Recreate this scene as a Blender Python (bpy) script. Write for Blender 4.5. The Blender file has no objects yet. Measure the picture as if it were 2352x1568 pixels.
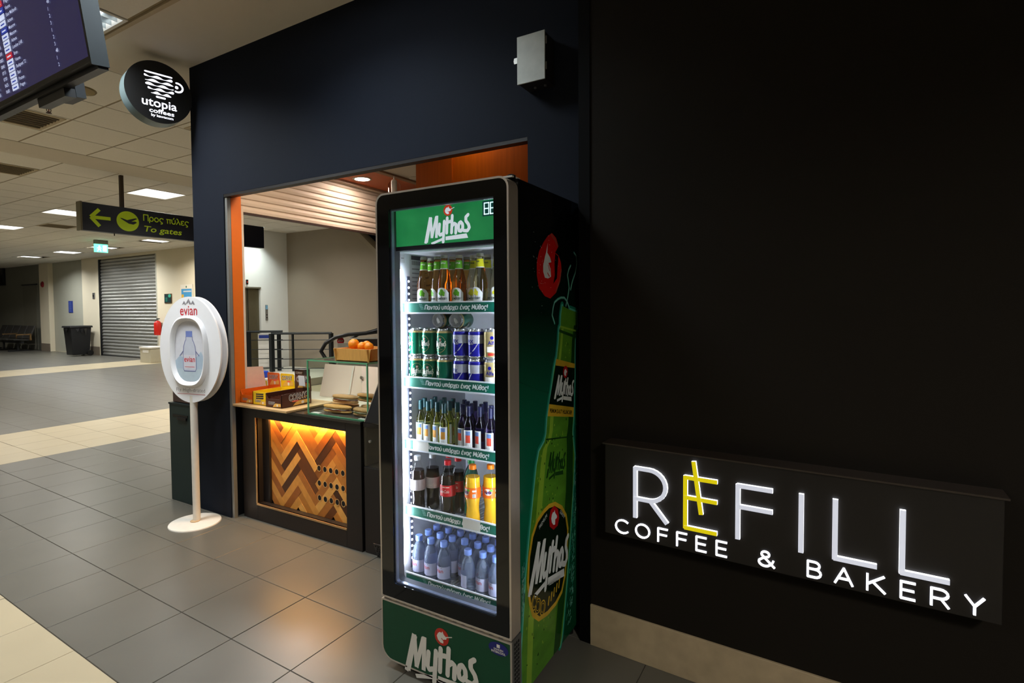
import bpy, math, random
from mathutils import Vector, Matrix, geometry
random.seed(7)
SC = bpy.context.scene
COL = SC.collection

# ------------------------------------------------------------------ camera
CAM_Z = 1.468
F_PX = 1245.383
YAW, PITCH, ROLL = map(math.radians, (58.80613, -1.99870, -0.49050))
cam_d = bpy.data.cameras.new('camera')
cam_d.sensor_width = 36.0
cam_d.lens = F_PX / 2352 * 36
cam_d.shift_x = (1176 - 1115.795) / 2352
cam_d.shift_y = (748.687 - 784) / 2352
cam_d.clip_start, cam_d.clip_end = 0.05, 200
cam = bpy.data.objects.new('camera', cam_d)
COL.objects.link(cam)
FW = Vector((math.sin(YAW) * math.cos(PITCH), math.cos(YAW) * math.cos(PITCH), math.sin(PITCH)))
R0 = Vector((math.cos(YAW), -math.sin(YAW), 0))
U0 = R0.cross(FW)
RT = R0 * math.cos(ROLL) + U0 * math.sin(ROLL)
UP = -R0 * math.sin(ROLL) + U0 * math.cos(ROLL)
cam.matrix_world = Matrix(((RT.x, UP.x, -FW.x, 0), (RT.y, UP.y, -FW.y, 0), (RT.z, UP.z, -FW.z, CAM_Z), (0, 0, 0, 1)))
SC.camera = cam

# ------------------------------------------------------------------ world, exposure
w = bpy.data.worlds.new('hall_ambient')
SC.world = w
w.use_nodes = True
w.node_tree.nodes['Background'].inputs[0].default_value = (1.0, 0.94, 0.86, 1)
w.node_tree.nodes['Background'].inputs[1].default_value = 0.07
SC.view_settings.view_transform = 'Standard'
SC.view_settings.look = 'None'
SC.view_settings.gamma = 1.0
SC.view_settings.use_curve_mapping = False
SC.view_settings.exposure = 0.1
SC.cycles.use_denoising = True
SC.cycles.use_light_tree = False
SC.cycles.max_bounces = 8
SC.cycles.transmission_bounces = 8
SC.cycles.transparent_max_bounces = 12
SC.cycles.diffuse_bounces = 3
SC.cycles.glossy_bounces = 3
SC.cycles.caustics_reflective = False
SC.cycles.caustics_refractive = True
SC.cycles.sample_clamp_indirect = 4.0

# key scene numbers (metres)
XA = 2.292            # front face of the navy facade
ZC = 3.203            # ceiling
TILE_ROT = math.radians(-1.1)
TX0, TY0, TS = 1.7943, 3.4498, 0.4047

# ------------------------------------------------------------------ helpers
def lin(c):
    c = c / 255.0
    return c / 12.92 if c <= 0.04045 else ((c + 0.055) / 1.055) ** 2.4

def rgb(r, g, b):
    return (lin(r), lin(g), lin(b), 1)

MATS = {}
def mat(name, col, rough=0.5, metal=0.0, emit=None, es=0.0, var=0.08, scale=30.0, bump=0.0, trans=0.0, ior=1.45, spec=0.5, coat=0.0, streak=None):
    """procedural Principled material: colour mottled by noise, optional fine bump"""
    if name in MATS:
        return MATS[name]
    m = bpy.data.materials.new(name)
    m.use_nodes = True
    nt = m.node_tree
    b = nt.nodes['Principled BSDF']
    b.inputs['Roughness'].default_value = rough
    b.inputs['Metallic'].default_value = metal
    b.inputs['IOR'].default_value = ior
    b.inputs['Transmission Weight'].default_value = trans
    b.inputs['Specular IOR Level'].default_value = spec
    b.inputs['Coat Weight'].default_value = coat
    b.inputs['Coat Roughness'].default_value = 0.05
    if var > 0 or bump > 0:
        tc = nt.nodes.new('ShaderNodeTexCoord')
        nz = nt.nodes.new('ShaderNodeTexNoise')
        nz.inputs['Scale'].default_value = scale
        nz.inputs['Detail'].default_value = 4
        src = tc.outputs['Object']
        if streak:
            mp = nt.nodes.new('ShaderNodeMapping')
            mp.inputs['Scale'].default_value = streak
            nt.links.new(src, mp.inputs['Vector'])
            src = mp.outputs['Vector']
        nt.links.new(src, nz.inputs['Vector'])
        mx = nt.nodes.new('ShaderNodeMix')
        mx.data_type = 'RGBA'
        mx.inputs[6].default_value = (col[0] * (1 - var), col[1] * (1 - var), col[2] * (1 - var), 1)
        mx.inputs[7].default_value = (min(1, col[0] * (1 + var)), min(1, col[1] * (1 + var)), min(1, col[2] * (1 + var)), 1)
        nt.links.new(nz.outputs['Fac'], mx.inputs[0])
        nt.links.new(mx.outputs[2], b.inputs['Base Color'])
        if bump > 0:
            bp = nt.nodes.new('ShaderNodeBump')
            bp.inputs['Strength'].default_value = bump
            bp.inputs['Distance'].default_value = 0.002
            nt.links.new(nz.outputs['Fac'], bp.inputs['Height'])
            nt.links.new(bp.outputs['Normal'], b.inputs['Normal'])
    else:
        b.inputs['Base Color'].default_value = col
    if emit:
        b.inputs['Emission Color'].default_value = emit
        b.inputs['Emission Strength'].default_value = es
        m.cycles.emission_sampling = 'NONE'
    MATS[name] = m
    return m

def pane_mat(name, tint, ior=1.5, rough=0.0):
    """thin clear pane: sees through, reflects by Fresnel"""
    if name in MATS:
        return MATS[name]
    m = bpy.data.materials.new(name)
    m.use_nodes = True
    nt = m.node_tree
    nt.nodes.clear()
    out = nt.nodes.new('ShaderNodeOutputMaterial')
    mx = nt.nodes.new('ShaderNodeMixShader')
    tr = nt.nodes.new('ShaderNodeBsdfTransparent')
    gl = nt.nodes.new('ShaderNodeBsdfGlossy')
    fr = nt.nodes.new('ShaderNodeFresnel')
    fr.inputs['IOR'].default_value = ior
    tr.inputs['Color'].default_value = tint
    gl.inputs['Roughness'].default_value = rough
    ge = nt.nodes.new('ShaderNodeNewGeometry')
    inv = nt.nodes.new('ShaderNodeMath'); inv.operation = 'SUBTRACT'; inv.inputs[0].default_value = 1.0
    mu = nt.nodes.new('ShaderNodeMath'); mu.operation = 'MULTIPLY'
    nt.links.new(ge.outputs['Backfacing'], inv.inputs[1])      # only the outer faces of the pane reflect
    nt.links.new(inv.outputs[0], mu.inputs[0])
    nt.links.new(fr.outputs[0], mu.inputs[1])
    nt.links.new(mu.outputs[0], mx.inputs[0])
    nt.links.new(tr.outputs[0], mx.inputs[1])
    nt.links.new(gl.outputs[0], mx.inputs[2])
    nt.links.new(mx.outputs[0], out.inputs[0])
    MATS[name] = m
    return m

def lamp_mat(name, col, strength):
    if name in MATS:
        return MATS[name]
    m = bpy.data.materials.new(name)
    m.use_nodes = True
    b = m.node_tree.nodes['Principled BSDF']
    b.inputs['Base Color'].default_value = (0.8, 0.8, 0.8, 1)
    b.inputs['Emission Color'].default_value = col
    b.inputs['Emission Strength'].default_value = strength
    MATS[name] = m
    return m

ORIGIN = {}
def root_origin(o):
    while o.parent is not None:
        o = o.parent
    return ORIGIN.get(o.name, Vector((0, 0, 0)))

def plane(O, U, V):
    """2-D (a, b, off) -> point on a plane; off goes along U x V"""
    O, U, V = Vector(O), Vector(U).normalized(), Vector(V).normalized()
    N = U.cross(V)
    return lambda a, b, off=0.0: O + U * a + V * b + N * off

def cylinder_map(r, cx=0, cy=0, facing=math.pi):
    """2-D label coordinates wrapped on a vertical cylinder; a=0 faces 'facing'; +a runs to the viewer's right"""
    def f(a, b, off=0.0):
        t = facing + a / r
        return Vector((cx + (r + off) * math.cos(t), cy + (r + off) * math.sin(t), b))
    return f

TEXT_CACHE = {}
def text_geo(body, bold=0.0, shear=0.0, spacing=1.0):
    k = (body, bold, shear, spacing)
    if k not in TEXT_CACHE:
        cu = bpy.data.curves.new('t', 'FONT')
        cu.body = body
        cu.size = 1.0
        cu.offset = bold
        cu.shear = shear
        cu.space_character = spacing
        cu.resolution_u = 3
        ob = bpy.data.objects.new('t', cu)
        me = ob.to_mesh()
        vs = [(v.co.x, v.co.y) for v in me.vertices]
        fs = [tuple(p.vertices) for p in me.polygons]
        ob.to_mesh_clear()
        bpy.data.objects.remove(ob)
        bpy.data.curves.remove(cu)
        TEXT_CACHE[k] = (vs, fs)
    return TEXT_CACHE[k]

class MB:
    def __init__(s):
        s.v, s.f, s.m = [], [], []
    def add(s, vs, fs, mi=0):
        b = len(s.v)
        s.v.extend(Vector(v) for v in vs)
        for f in fs:
            s.f.append(tuple(b + i for i in f))
            s.m.append(mi)
        return s
    def box(s, lo, hi, mi=0):
        (x0, y0, z0), (x1, y1, z1) = lo, hi
        x0, x1 = min(x0, x1), max(x0, x1); y0, y1 = min(y0, y1), max(y0, y1); z0, z1 = min(z0, z1), max(z0, z1)
        return s.add([(x0, y0, z0), (x1, y0, z0), (x1, y1, z0), (x0, y1, z0), (x0, y0, z1), (x1, y0, z1), (x1, y1, z1), (x0, y1, z1)],
                     [(0, 3, 2, 1), (4, 5, 6, 7), (0, 1, 5, 4), (1, 2, 6, 5), (2, 3, 7, 6), (3, 0, 4, 7)], mi)
    def obox(s, fn, a0, b0, a1, b1, o0, o1, mi=0):
        """box on a mapped plane: rectangle a,b between offsets o0 (back) and o1 (front)"""
        vs = [fn(a0, b0, o0), fn(a1, b0, o0), fn(a1, b1, o0), fn(a0, b1, o0), fn(a0, b0, o1), fn(a1, b0, o1), fn(a1, b1, o1), fn(a0, b1, o1)]
        return s.add(vs, [(0, 3, 2, 1), (4, 5, 6, 7), (0, 1, 5, 4), (1, 2, 6, 5), (2, 3, 7, 6), (3, 0, 4, 7)], mi)
    def lathe(s, prof, seg=20, mi=0, c=(0, 0, 0), mis=None, axis='z'):
        vs, fs, ms = [], [], []
        for r, z in prof:
            for k in range(seg):
                a = 2 * math.pi * k / seg
                if axis == 'z':
                    vs.append((c[0] + r * math.cos(a), c[1] + r * math.sin(a), c[2] + z))
                elif axis == 'x':
                    vs.append((c[0] + z, c[1] + r * math.cos(a), c[2] + r * math.sin(a)))
                else:
                    vs.append((c[0] + r * math.sin(a), c[1] + z, c[2] + r * math.cos(a)))
        for i in range(len(prof) - 1):
            for k in range(seg):
                k2 = (k + 1) % seg
                fs.append((i * seg + k, i * seg + k2, (i + 1) * seg + k2, (i + 1) * seg + k))
                ms.append(mis[i] if mis else mi)
        b = len(s.v)
        s.v.extend(Vector(v) for v in vs)
        for f, m_ in zip(fs, ms):
            s.f.append(tuple(b + i for i in f)); s.m.append(m_)
        return s
    def tube(s, pts, r, seg=8, mi=0, closed=False, caps=True):
        pts = [Vector(p) for p in pts]
        n = len(pts)
        rings = []
        up = None
        for i, p in enumerate(pts):
            if closed:
                d = (pts[(i + 1) % n] - pts[i - 1]).normalized()
            else:
                d = (pts[min(i + 1, n - 1)] - pts[max(i - 1, 0)]).normalized()
            if up is None:
                up = Vector((0, 0, 1)) if abs(d.z) < 0.9 else Vector((1, 0, 0))
            a = d.cross(up)
            if a.length < 1e-6:
                a = d.orthogonal()
            a.normalize()
            b = a.cross(d).normalized()
            up = b
            rr = r[i] if isinstance(r, (list, tuple)) else r
            rings.append([p + a * rr * math.cos(2 * math.pi * k / seg) + b * rr * math.sin(2 * math.pi * k / seg) for k in range(seg)])
        vs = [v for ring in rings for v in ring]
        fs = []
        for i in range(n if closed else n - 1):
            j = (i + 1) % n
            for k in range(seg):
                k2 = (k + 1) % seg
                fs.append((i * seg + k, i * seg + k2, j * seg + k2, j * seg + k))
        if caps and not closed:
            fs.append(tuple(reversed(range(seg))))
            fs.append(tuple((n - 1) * seg + k for k in range(seg)))
        return s.add(vs, fs, mi)
    def prism(s, poly, fn, o0, o1, mi=0, side=None):
        """solid from a 2-D outline between offsets o0 and o1"""
        n = len(poly)
        tris = geometry.tessellate_polygon([[Vector((a, b, 0)) for a, b in poly]])
        vs = [fn(a, b, o0) for a, b in poly] + [fn(a, b, o1) for a, b in poly]
        area = sum(poly[i][0] * poly[(i + 1) % n][1] - poly[(i + 1) % n][0] * poly[i][1] for i in range(n))
        top, bot, sd = [], [], []
        for t in tris:
            (ax, ay), (bx, by), (cx_, cy_) = poly[t[0]], poly[t[1]], poly[t[2]]
            ccw = (bx - ax) * (cy_ - ay) - (cx_ - ax) * (by - ay) > 0
            t = tuple(t) if ccw else tuple(reversed(t))
            top.append(tuple(n + i for i in t)); bot.append(tuple(reversed(t)))
        for i in range(n):
            j = (i + 1) % n
            sd.append((i, j, n + j, n + i) if area > 0 else (j, i, n + i, n + j))
        b = len(s.v)
        s.v.extend(vs)
        for f in top + bot:
            s.f.append(tuple(b + i for i in f)); s.m.append(mi)
        for f in sd:
            s.f.append(tuple(b + i for i in f)); s.m.append(mi if side is None else side)
        return s
    # ---- flat print on a mapped surface
    def flat(s, poly, fn, off=0.0004, mi=0):
        tris = geometry.tessellate_polygon([[Vector((a, b, 0)) for a, b in poly]])
        fs = []
        for t in tris:
            (ax, ay), (bx, by), (cx_, cy_) = poly[t[0]], poly[t[1]], poly[t[2]]
            fs.append(tuple(t) if (bx - ax) * (cy_ - ay) - (cx_ - ax) * (by - ay) > 0 else tuple(reversed(t)))
        return s.add([fn(a, b, off) for a, b in poly], fs, mi)
    def rect(s, a0, b0, a1, b1, fn, off=0.0004, mi=0, n=1):
        vs, fs = [], []
        for i in range(n + 1):
            a = a0 + (a1 - a0) * i / n
            vs += [fn(a, b0, off), fn(a, b1, off)]
        for i in range(n):
            fs.append((2 * i, 2 * i + 2, 2 * i + 3, 2 * i + 1))
        return s.add(vs, fs, mi)
    def ell(s, ca, cb, ra, rb, fn, off=0.0004, mi=0, n=20, rot=0.0):
        p = []
        for k in range(n):
            t = 2 * math.pi * k / n
            x, y = ra * math.cos(t), rb * math.sin(t)
            p.append((ca + x * math.cos(rot) - y * math.sin(rot), cb + x * math.sin(rot) + y * math.cos(rot)))
        vs = [fn(ca, cb, off)] + [fn(a, b, off) for a, b in p]
        return s.add(vs, [(0, 1 + k, 1 + (k + 1) % n) for k in range(n)], mi)
    def ring(s, ca, cb, ra, rb, wd, fn, off=0.0004, mi=0, n=24, rot=0.0):
        vs, fs = [], []
        for k in range(n):
            t = 2 * math.pi * k / n
            for q in (0, 1):
                x, y = (ra - wd * q) * math.cos(t), (rb - wd * q) * math.sin(t)
                vs.append(fn(ca + x * math.cos(rot) - y * math.sin(rot), cb + x * math.sin(rot) + y * math.cos(rot), off))
        for k in range(n):
            j = (k + 1) % n
            fs.append((2 * k, 2 * j, 2 * j + 1, 2 * k + 1))
        return s.add(vs, fs, mi)
    def stroke(s, pts, wd, fn, off=0.0004, mi=0, rnd=True):
        for i in range(len(pts) - 1):
            (ax, ay), (bx, by) = pts[i], pts[i + 1]
            L = math.hypot(bx - ax, by - ay)
            if L < 1e-9:
                continue
            nx, ny = -(by - ay) / L * wd / 2, (bx - ax) / L * wd / 2
            o = off + 0.00005 * (i % 4)
            s.add([fn(ax - nx, ay - ny, o), fn(bx - nx, by - ny, o), fn(bx + nx, by + ny, o), fn(ax + nx, ay + ny, o)], [(0, 1, 2, 3)], mi)
        if rnd:
            for k, (a, b) in enumerate(pts):
                s.ell(a, b, wd / 2, wd / 2, fn, off + 0.00022 + 0.00005 * (k % 2), mi, 8)
        return s
    def text(s, body, a, b, size, fn, off=0.0006, mi=0, bold=0.0, shear=0.0, width=None, align='l', rot=0.0, spacing=1.0):
        vs, fs = text_geo(body, bold, shear, spacing)
        if not vs:
            return s
        x0, x1 = min(v[0] for v in vs), max(v[0] for v in vs)
        kx = size if width is None else width / max(1e-6, x1 - x0)
        sh = -x0 if align == 'l' else (-(x0 + x1) / 2 if align == 'c' else -x1)
        cr, sr = math.cos(rot), math.sin(rot)
        out = []
        for x, y in vs:
            p, q = (x + sh) * kx, y * size
            out.append(fn(a + p * cr - q * sr, b + p * sr + q * cr, off))
        return s.add(out, fs, mi)
    def text3(s, body, a, b, size, fn, o0, o1, mi=0, side=0, bold=0.0, width=None, align='l'):
        """raised letters: face at o1, sides down to o0"""
        vs, fs = text_geo(body, bold, 0.0, 1.0)
        x0, x1 = min(v[0] for v in vs), max(v[0] for v in vs)
        kx = size if width is None else width / max(1e-6, x1 - x0)
        sh = -x0 if align == 'l' else (-(x0 + x1) / 2 if align == 'c' else -x1)
        P = [(a + (x + sh) * kx, b + y * size) for x, y in vs]
        s.add([fn(x, y, o1) for x, y in P], fs, mi)
        cnt = {}
        for f in fs:
            for i in range(len(f)):
                e = (f[i], f[(i + 1) % len(f)])
                cnt[tuple(sorted(e))] = cnt.get(tuple(sorted(e)), []) + [e]
        for es in cnt.values():
            if len(es) == 1:
                i, j = es[0]
                s.add([fn(*P[i], o0), fn(*P[j], o0), fn(*P[j], o1), fn(*P[i], o1)], [(0, 1, 2, 3)], side)
        return s
    def build(s, name, mats, parent=None, smooth=None, bevel=0.0, loc=None):
        me = bpy.data.meshes.new(name)
        o0 = root_origin(parent) if parent is not None else Vector(loc or (0, 0, 0))
        me.from_pydata([tuple(v - o0) for v in s.v], [], s.f)
        if not isinstance(mats, (list, tuple)):
            mats = [mats]
        for m_ in mats:
            me.materials.append(m_)
        me.polygons.foreach_set('material_index', s.m)
        if smooth is not None:
            me.polygons.foreach_set('use_smooth', [True] * len(me.polygons))
            me.set_sharp_from_angle(angle=math.radians(smooth))
        me.update()
        ob = bpy.data.objects.new(name, me)
        COL.objects.link(ob)
        if parent is not None:
            ob.parent = parent
        else:
            ob.location = o0
            ORIGIN[ob.name] = o0
        if bevel > 0:
            bm_ = ob.modifiers.new('edge', 'BEVEL')
            bm_.width = bevel
            bm_.segments = 2
            bm_.limit_method = 'ANGLE'
        return ob

def tag(o, label=None, cat=None, group=None, kind=None):
    if label: o['label'] = label
    if cat: o['category'] = cat
    if group: o['group'] = group
    if kind: o['kind'] = kind
    return o

def thing(name, label, cat, loc=(0, 0, 0), group=None):
    o = bpy.data.objects.new(name, None)
    o.empty_display_size = 0.05
    COL.objects.link(o)
    o.location = loc
    ORIGIN[o.name] = Vector(loc)
    return tag(o, label, cat, group)

def dup(root, loc, rotz=0.0, label=None):
    r = root.copy()
    COL.objects.link(r)
    r.location = loc
    r.rotation_euler = (0, 0, rotz)
    if label: r['label'] = label
    for ch in list(root.children):
        c = ch.copy(); COL.objects.link(c); c.parent = r
        for g in list(ch.children):
            d = g.copy(); COL.objects.link(d); d.parent = c
    return r

def struct(o):
    o['kind'] = 'structure'
    return o

def on_screen(P, margin=0.02):
    d = Vector(P) - Vector((0, 0, CAM_Z))
    z = d.dot(FW)
    if z < 0.2:
        return None
    u = (1115.795 + F_PX * d.dot(RT) / z) / 2352
    v = (748.687 - F_PX * d.dot(UP) / z) / 1568
    if -margin < u < 1 + margin and -margin < v < 1 + margin:
        return (u * 2352, v * 1568)
    return None

def arc(cx_, cy_, rx, ry, a0, a1, n):
    return [(cx_ + rx * math.cos(math.radians(a0 + (a1 - a0) * i / n)), cy_ + ry * math.sin(math.radians(a0 + (a1 - a0) * i / n))) for i in range(n + 1)]

def rrect(a0, b0, a1, b1, r, n=5):
    """rounded rectangle outline; r = one radius or (bl, br, tr, tl)"""
    rs = r if isinstance(r, (list, tuple)) else (r,) * 4
    p = []
    for (cx_, cy_, st), q in zip(((a0, b0, 180), (a1, b0, 270), (a1, b1, 0), (a0, b1, 90)), rs):
        sx = 1 if cx_ == a0 else -1
        sy = 1 if cy_ == b0 else -1
        p += arc(cx_ + sx * q, cy_ + sy * q, q, q, st, st + 90, n)
    return p

# monoline stroke letters (cap height 0.78, x-height 0.56)
def A_(cx_, cy_, rx, ry, a0, a1, n=10): return arc(cx_, cy_, rx, ry, a0, a1, n)
SF = {
 ' ': ([], .28),
 'Π': ([[(0, 0), (0, .78), (.46, .78), (.46, 0)]], .62), 'Μ': ([[(0, 0), (.03, .78), (.27, .2), (.51, .78), (.54, 0)]], .70),
 'ρ': ([[(0, -.22), (0, .28)], A_(.2, .28, .2, .28, 0, 360, 14)], .54), 'ο': ([A_(.21, .28, .21, .28, 0, 360, 14)], .56),
 'ς': ([A_(.22, .30, .22, .26, 40, 250, 10) + [(.30, -.06), (.26, -.18), (.12, -.2)]], .50), 'π': ([[(0, .54), (.46, .54)], [(.09, .54), (.09, 0)], [(.37, .54), (.37, 0)]], .58),
 'υ': ([[(0, .56), (0, .22)] + A_(.19, .21, .19, .21, 180, 360, 8) + [(.38, .56)]], .52), 'ύ': ([[(0, .56), (0, .22)] + A_(.19, .21, .19, .21, 180, 360, 8) + [(.38, .56)], [(.18, .66), (.25, .82)]], .52),
 'λ': ([[(.04, .76), (.13, .74), (.40, 0)], [(.235, .45), (0, 0)]], .52), 'ε': ([A_(.20, .42, .17, .14, 40, 270, 8), A_(.20, .14, .20, .14, 90, 330, 8)], .48), 'έ': ([A_(.20, .42, .17, .14, 40, 270, 8), A_(.20, .14, .20, .14, 90, 330, 8), [(.18, .66), (.25, .82)]], .48),
 'α': ([A_(.19, .28, .19, .28, 0, 360, 12), [(.40, .56), (.40, .08), (.46, 0)]], .58), 'ά': ([A_(.19, .28, .19, .28, 0, 360, 12), [(.40, .56), (.40, .08), (.46, 0)], [(.20, .66), (.27, .82)]], .58),
 'ν': ([[(0, .56), (.19, 0), (.38, .56)]], .50), 'τ': ([[(0, .54), (.38, .54)], [(.19, .54), (.19, .08), (.27, 0)]], .46), 'χ': ([[(0, .56), (.38, -.2)], [(.38, .56), (0, -.2)]], .48), 'ι': ([[(.04, .56), (.04, .08), (.11, 0)]], .24),
 'θ': ([A_(.20, .39, .20, .39, 0, 360, 16), [(.02, .39), (.38, .39)]], .54), '!': ([[(.05, .78), (.05, .24)], [(.05, .04), (.05, .0)]], .2),
 'C': ([A_(.30, .39, .30, .39, 45, 315, 14)], .6), 'O': ([A_(.36, .39, .36, .39, 0, 360, 20)], .8), 'F': ([[(0, 0), (0, .78), (.46, .78)], [(0, .42), (.42, .42)]], .6), 'E': ([[(.47, .78), (0, .78), (0, 0), (.47, 0)], [(0, .40), (.43, .40)]], .6),
 'B': ([[(0, 0), (0, .78), (.26, .78)] + A_(.26, .595, .19, .185, 90, -90, 8)[1:] + [(0, .41)], [(.26, .41)] + A_(.28, .205, .22, .205, 90, -90, 8)[1:] + [(0, 0)]], .6),
 'A': ([[(0, 0), (.31, .78), (.62, 0)], [(.11, .26), (.51, .26)]], .7), 'K': ([[(0, 0), (0, .78)], [(.50, .78), (0, .30)], [(.16, .45), (.53, 0)]], .6),
 'R': ([[(0, 0), (0, .78), (.26, .78)] + A_(.26, .565, .22, .215, 90, -90, 8)[1:] + [(0, .35)], [(.28, .35), (.5, 0)]], .6), 'Y': ([[(0, .78), (.27, .36), (.54, .78)], [(.27, .36), (.27, 0)]], .6),
 '&': ([[(.62, .0), (.14, .56)] + A_(.27, .62, .15, .15, 200, -40, 10) + [(.16, .40), (.03, .27)] + A_(.25, .21, .23, .21, 170, 300, 8) + [(.52, .16), (.58, .34)]], .7),
}
def sf_lines(s_):
    x, out = 0.0, []
    for ch in s_:
        ls, adv = SF[ch]
        out += [[(px + x, py) for px, py in l] for l in ls]
        x += adv
    return out, x
def sf_text(b, s_, a, b0, size, fn, off, mi, wd, width=None, shear=0.0, rnd=True):
    ls, L = sf_lines(s_)
    k = size if width is None else width / L
    for n, l in enumerate(ls):
        b.stroke([(a + px * k + shear * py * size, b0 + py * size) for px, py in l], wd, fn, off + 0.0001 * (n % 3), mi, rnd)

# common materials
M_WHITE = mat('white_paint', rgb(225, 222, 214), 0.5, var=0.03)
M_BLACK = mat('black_satin', rgb(16, 15, 15), 0.45, var=0.2)
M_DARK = mat('black_plastic', rgb(24, 24, 25), 0.4)
M_STEEL = mat('brushed_steel', rgb(170, 170, 168), 0.35, 0.9)
M_ALU = mat('aluminium', rgb(200, 198, 192), 0.4, 0.7)
# ------------------------------------------------------------------ lamps of the hall (recessed louvre panels, plus unseen ones added as fill)
def ceiling_light(x0, y0, label, power, spread=None, size=0.6, col=(1.0, 0.93, 0.82), group='recessed ceiling light panels', glow=6.0, detail=False):
    x1, y1 = x0 + size, y0 + size
    t = thing('ceiling_light', label, 'ceiling light', (x0 + size / 2, y0 + size / 2, ZC), group)
    b = MB()
    e = 0.02
    b.box((x0, y0, ZC - 0.006), (x1, y0 + e, ZC + 0.05)); b.box((x0, y1 - e, ZC - 0.006), (x1, y1, ZC + 0.05))
    b.box((x0, y0 + e, ZC - 0.006), (x0 + e, y1 - e, ZC + 0.05)); b.box((x1 - e, y0 + e, ZC - 0.006), (x1, y1 - e, ZC + 0.05))
    b.build('frame', M_WHITE, t)
    lm = lamp_mat('panel_glow_%d' % int(glow * 10), (col[0], col[1], col[2], 1), glow)
    if detail:
        b = MB()
        b.box((x0 + e, y0 + e, ZC + 0.085), (x1 - e, y1 - e, ZC + 0.09))
        b.build('reflector', mat('louvre_mirror', rgb(190, 200, 205), 0.25, 0.9), t)
        n = 4
        wd = (size - 2 * e) / n
        for i in range(n):
            xc = x0 + e + wd * (i + 0.5)
            MB().tube([(xc, y0 + e + 0.01, ZC + 0.06), (xc, y1 - e - 0.01, ZC + 0.06)], 0.013, 10).build('tube', lm, t, smooth=40)
        for i in range(1, n):
            xc = x0 + e + wd * i
            MB().box((xc - 0.004, y0 + e, ZC + 0.0), (xc + 0.004, y1 - e, ZC + 0.05)).build('louvre', MATS['louvre_mirror'], t)
        for i in range(1, 8):
            yc = y0 + e + (size - 2 * e) * i / 8
            MB().box((x0 + e, yc - 0.002, ZC + 0.004), (x1 - e, yc + 0.002, ZC + 0.045)).build('louvre', MATS['louvre_mirror'], t)
    else:
        MB().box((x0 + e, y0 + e, ZC + 0.004), (x1 - e, y1 - e, ZC + 0.01)).build('diffuser', lm, t)
    if power > 0:
        ld = bpy.data.lights.new('lamp_light', 'AREA')
        ld.shape = 'SQUARE'
        ld.size = size - 0.06
        ld.energy = power
        ld.color = col
        if spread:
            ld.spread = math.radians(spread)
        lo = bpy.data.objects.new('lamp_light', ld)
        COL.objects.link(lo)
        lo.location = (0, 0, -0.008)
        lo.parent = t
    return t

ceiling_light(1.13, 3.53, 'recessed louvre light panel half hidden behind the flight screen', 42, 142, glow=14.0, detail=True, col=(0.92, 0.97, 1.0))
ceiling_light(1.13, 1.73, 'louvre light panel overhead, out of the picture above the fridge', 19, 134, detail=False, col=(0.82, 0.92, 1.0))
LP = [(4.15, 8.14, 'ceiling light panel just right of the hanging gates sign post'), (4.15, 11.05, 'ceiling light panel behind the arrow end of the gates sign'),
      (4.15, 14.0, 'ceiling light panel at the left edge of the photo'), (7.10, 13.75, 'ceiling light panel below the right half of the gates sign'),
      (7.10, 16.6, 'ceiling light panel beside the green exit lamp'), (7.10, 18.7, 'small far ceiling light panel over the waste bin'), (7.02, 21.3, 'farthest ceiling light panel, above the waiting seats'),
      (4.15, 5.2, 'added ceiling light panel, unseen behind the navy facade'), (1.13, 8.0, 'added ceiling light panel, unseen on the left'), (-2.0, 5.2, 'added ceiling light panel, unseen far to the left'), (-2.0, 2.0, 'added ceiling light panel, unseen behind the camera'), (6.3, 8.3, 'added ceiling light panel washing the elevator wall, hidden by the kiosk shutter'), (-1.6, -2.4, 'ceiling light panel behind the camera to the right, added as fill'), (3.4, 24.6, 'added ceiling light panel by the waiting seats, unseen')]  # unseen panels, added for the light they throw
for i, (x, y, lb) in enumerate(LP):
    ceiling_light(x, y, lb, 60 if i < 7 else {7: 46, 8: 28, 9: 28, 10: 22, 11: 30, 12: 110, 13: 90}[i], 150, glow=3.0 if i < 4 else 4.5, col=(1.0, 0.965, 0.90) if i not in (4, 5, 6) else (0.93, 0.97, 1.0))

# ------------------------------------------------------------------ floor of tiles
M_GROUT = mat('grout', rgb(62, 55, 46), 0.9)
M_TILE = mat('grey_tile', rgb(95, 92, 83), 0.34, var=0.10, scale=4.0, spec=0.62)
M_TILEB = mat('beige_tile', rgb(186, 172, 142), 0.34, var=0.06, scale=4.0, spec=0.45)
def tw(x, y, z=0.0):
    c, s = math.cos(TILE_ROT), math.sin(TILE_ROT)
    return Vector((x * c - y * s, x * s + y * c, z))
fl = struct(MB().box((-9, -6, -0.1), (14, 34, -0.003)).build('floor', M_GROUT))
tl = []
g = 0.0016
for i in range(-28, 27):
    for j in range(-76, 20):
        xa, xb = TX0 - (i + 1) * TS, TX0 - i * TS
        ya, yb = TY0 - (j + 1) * TS, TY0 - j * TS
        beige = i >= 2 and i < 6 or (-12 <= j < -8) or (-34 <= j < -30) or (xa > 8.0 and ya > 14)
        if i >= 2 and i < 6:
            ya += 0.25 * TS; yb += 0.25 * TS
        c = tw((xa + xb) / 2, (ya + yb) / 2)
        tl.append((c.length, c, beige))
vis = sorted((t for t in tl if on_screen(t[1], 0.06)), key=lambda t: t[0])[:300]
visid = {id(t) for t in vis}
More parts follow.
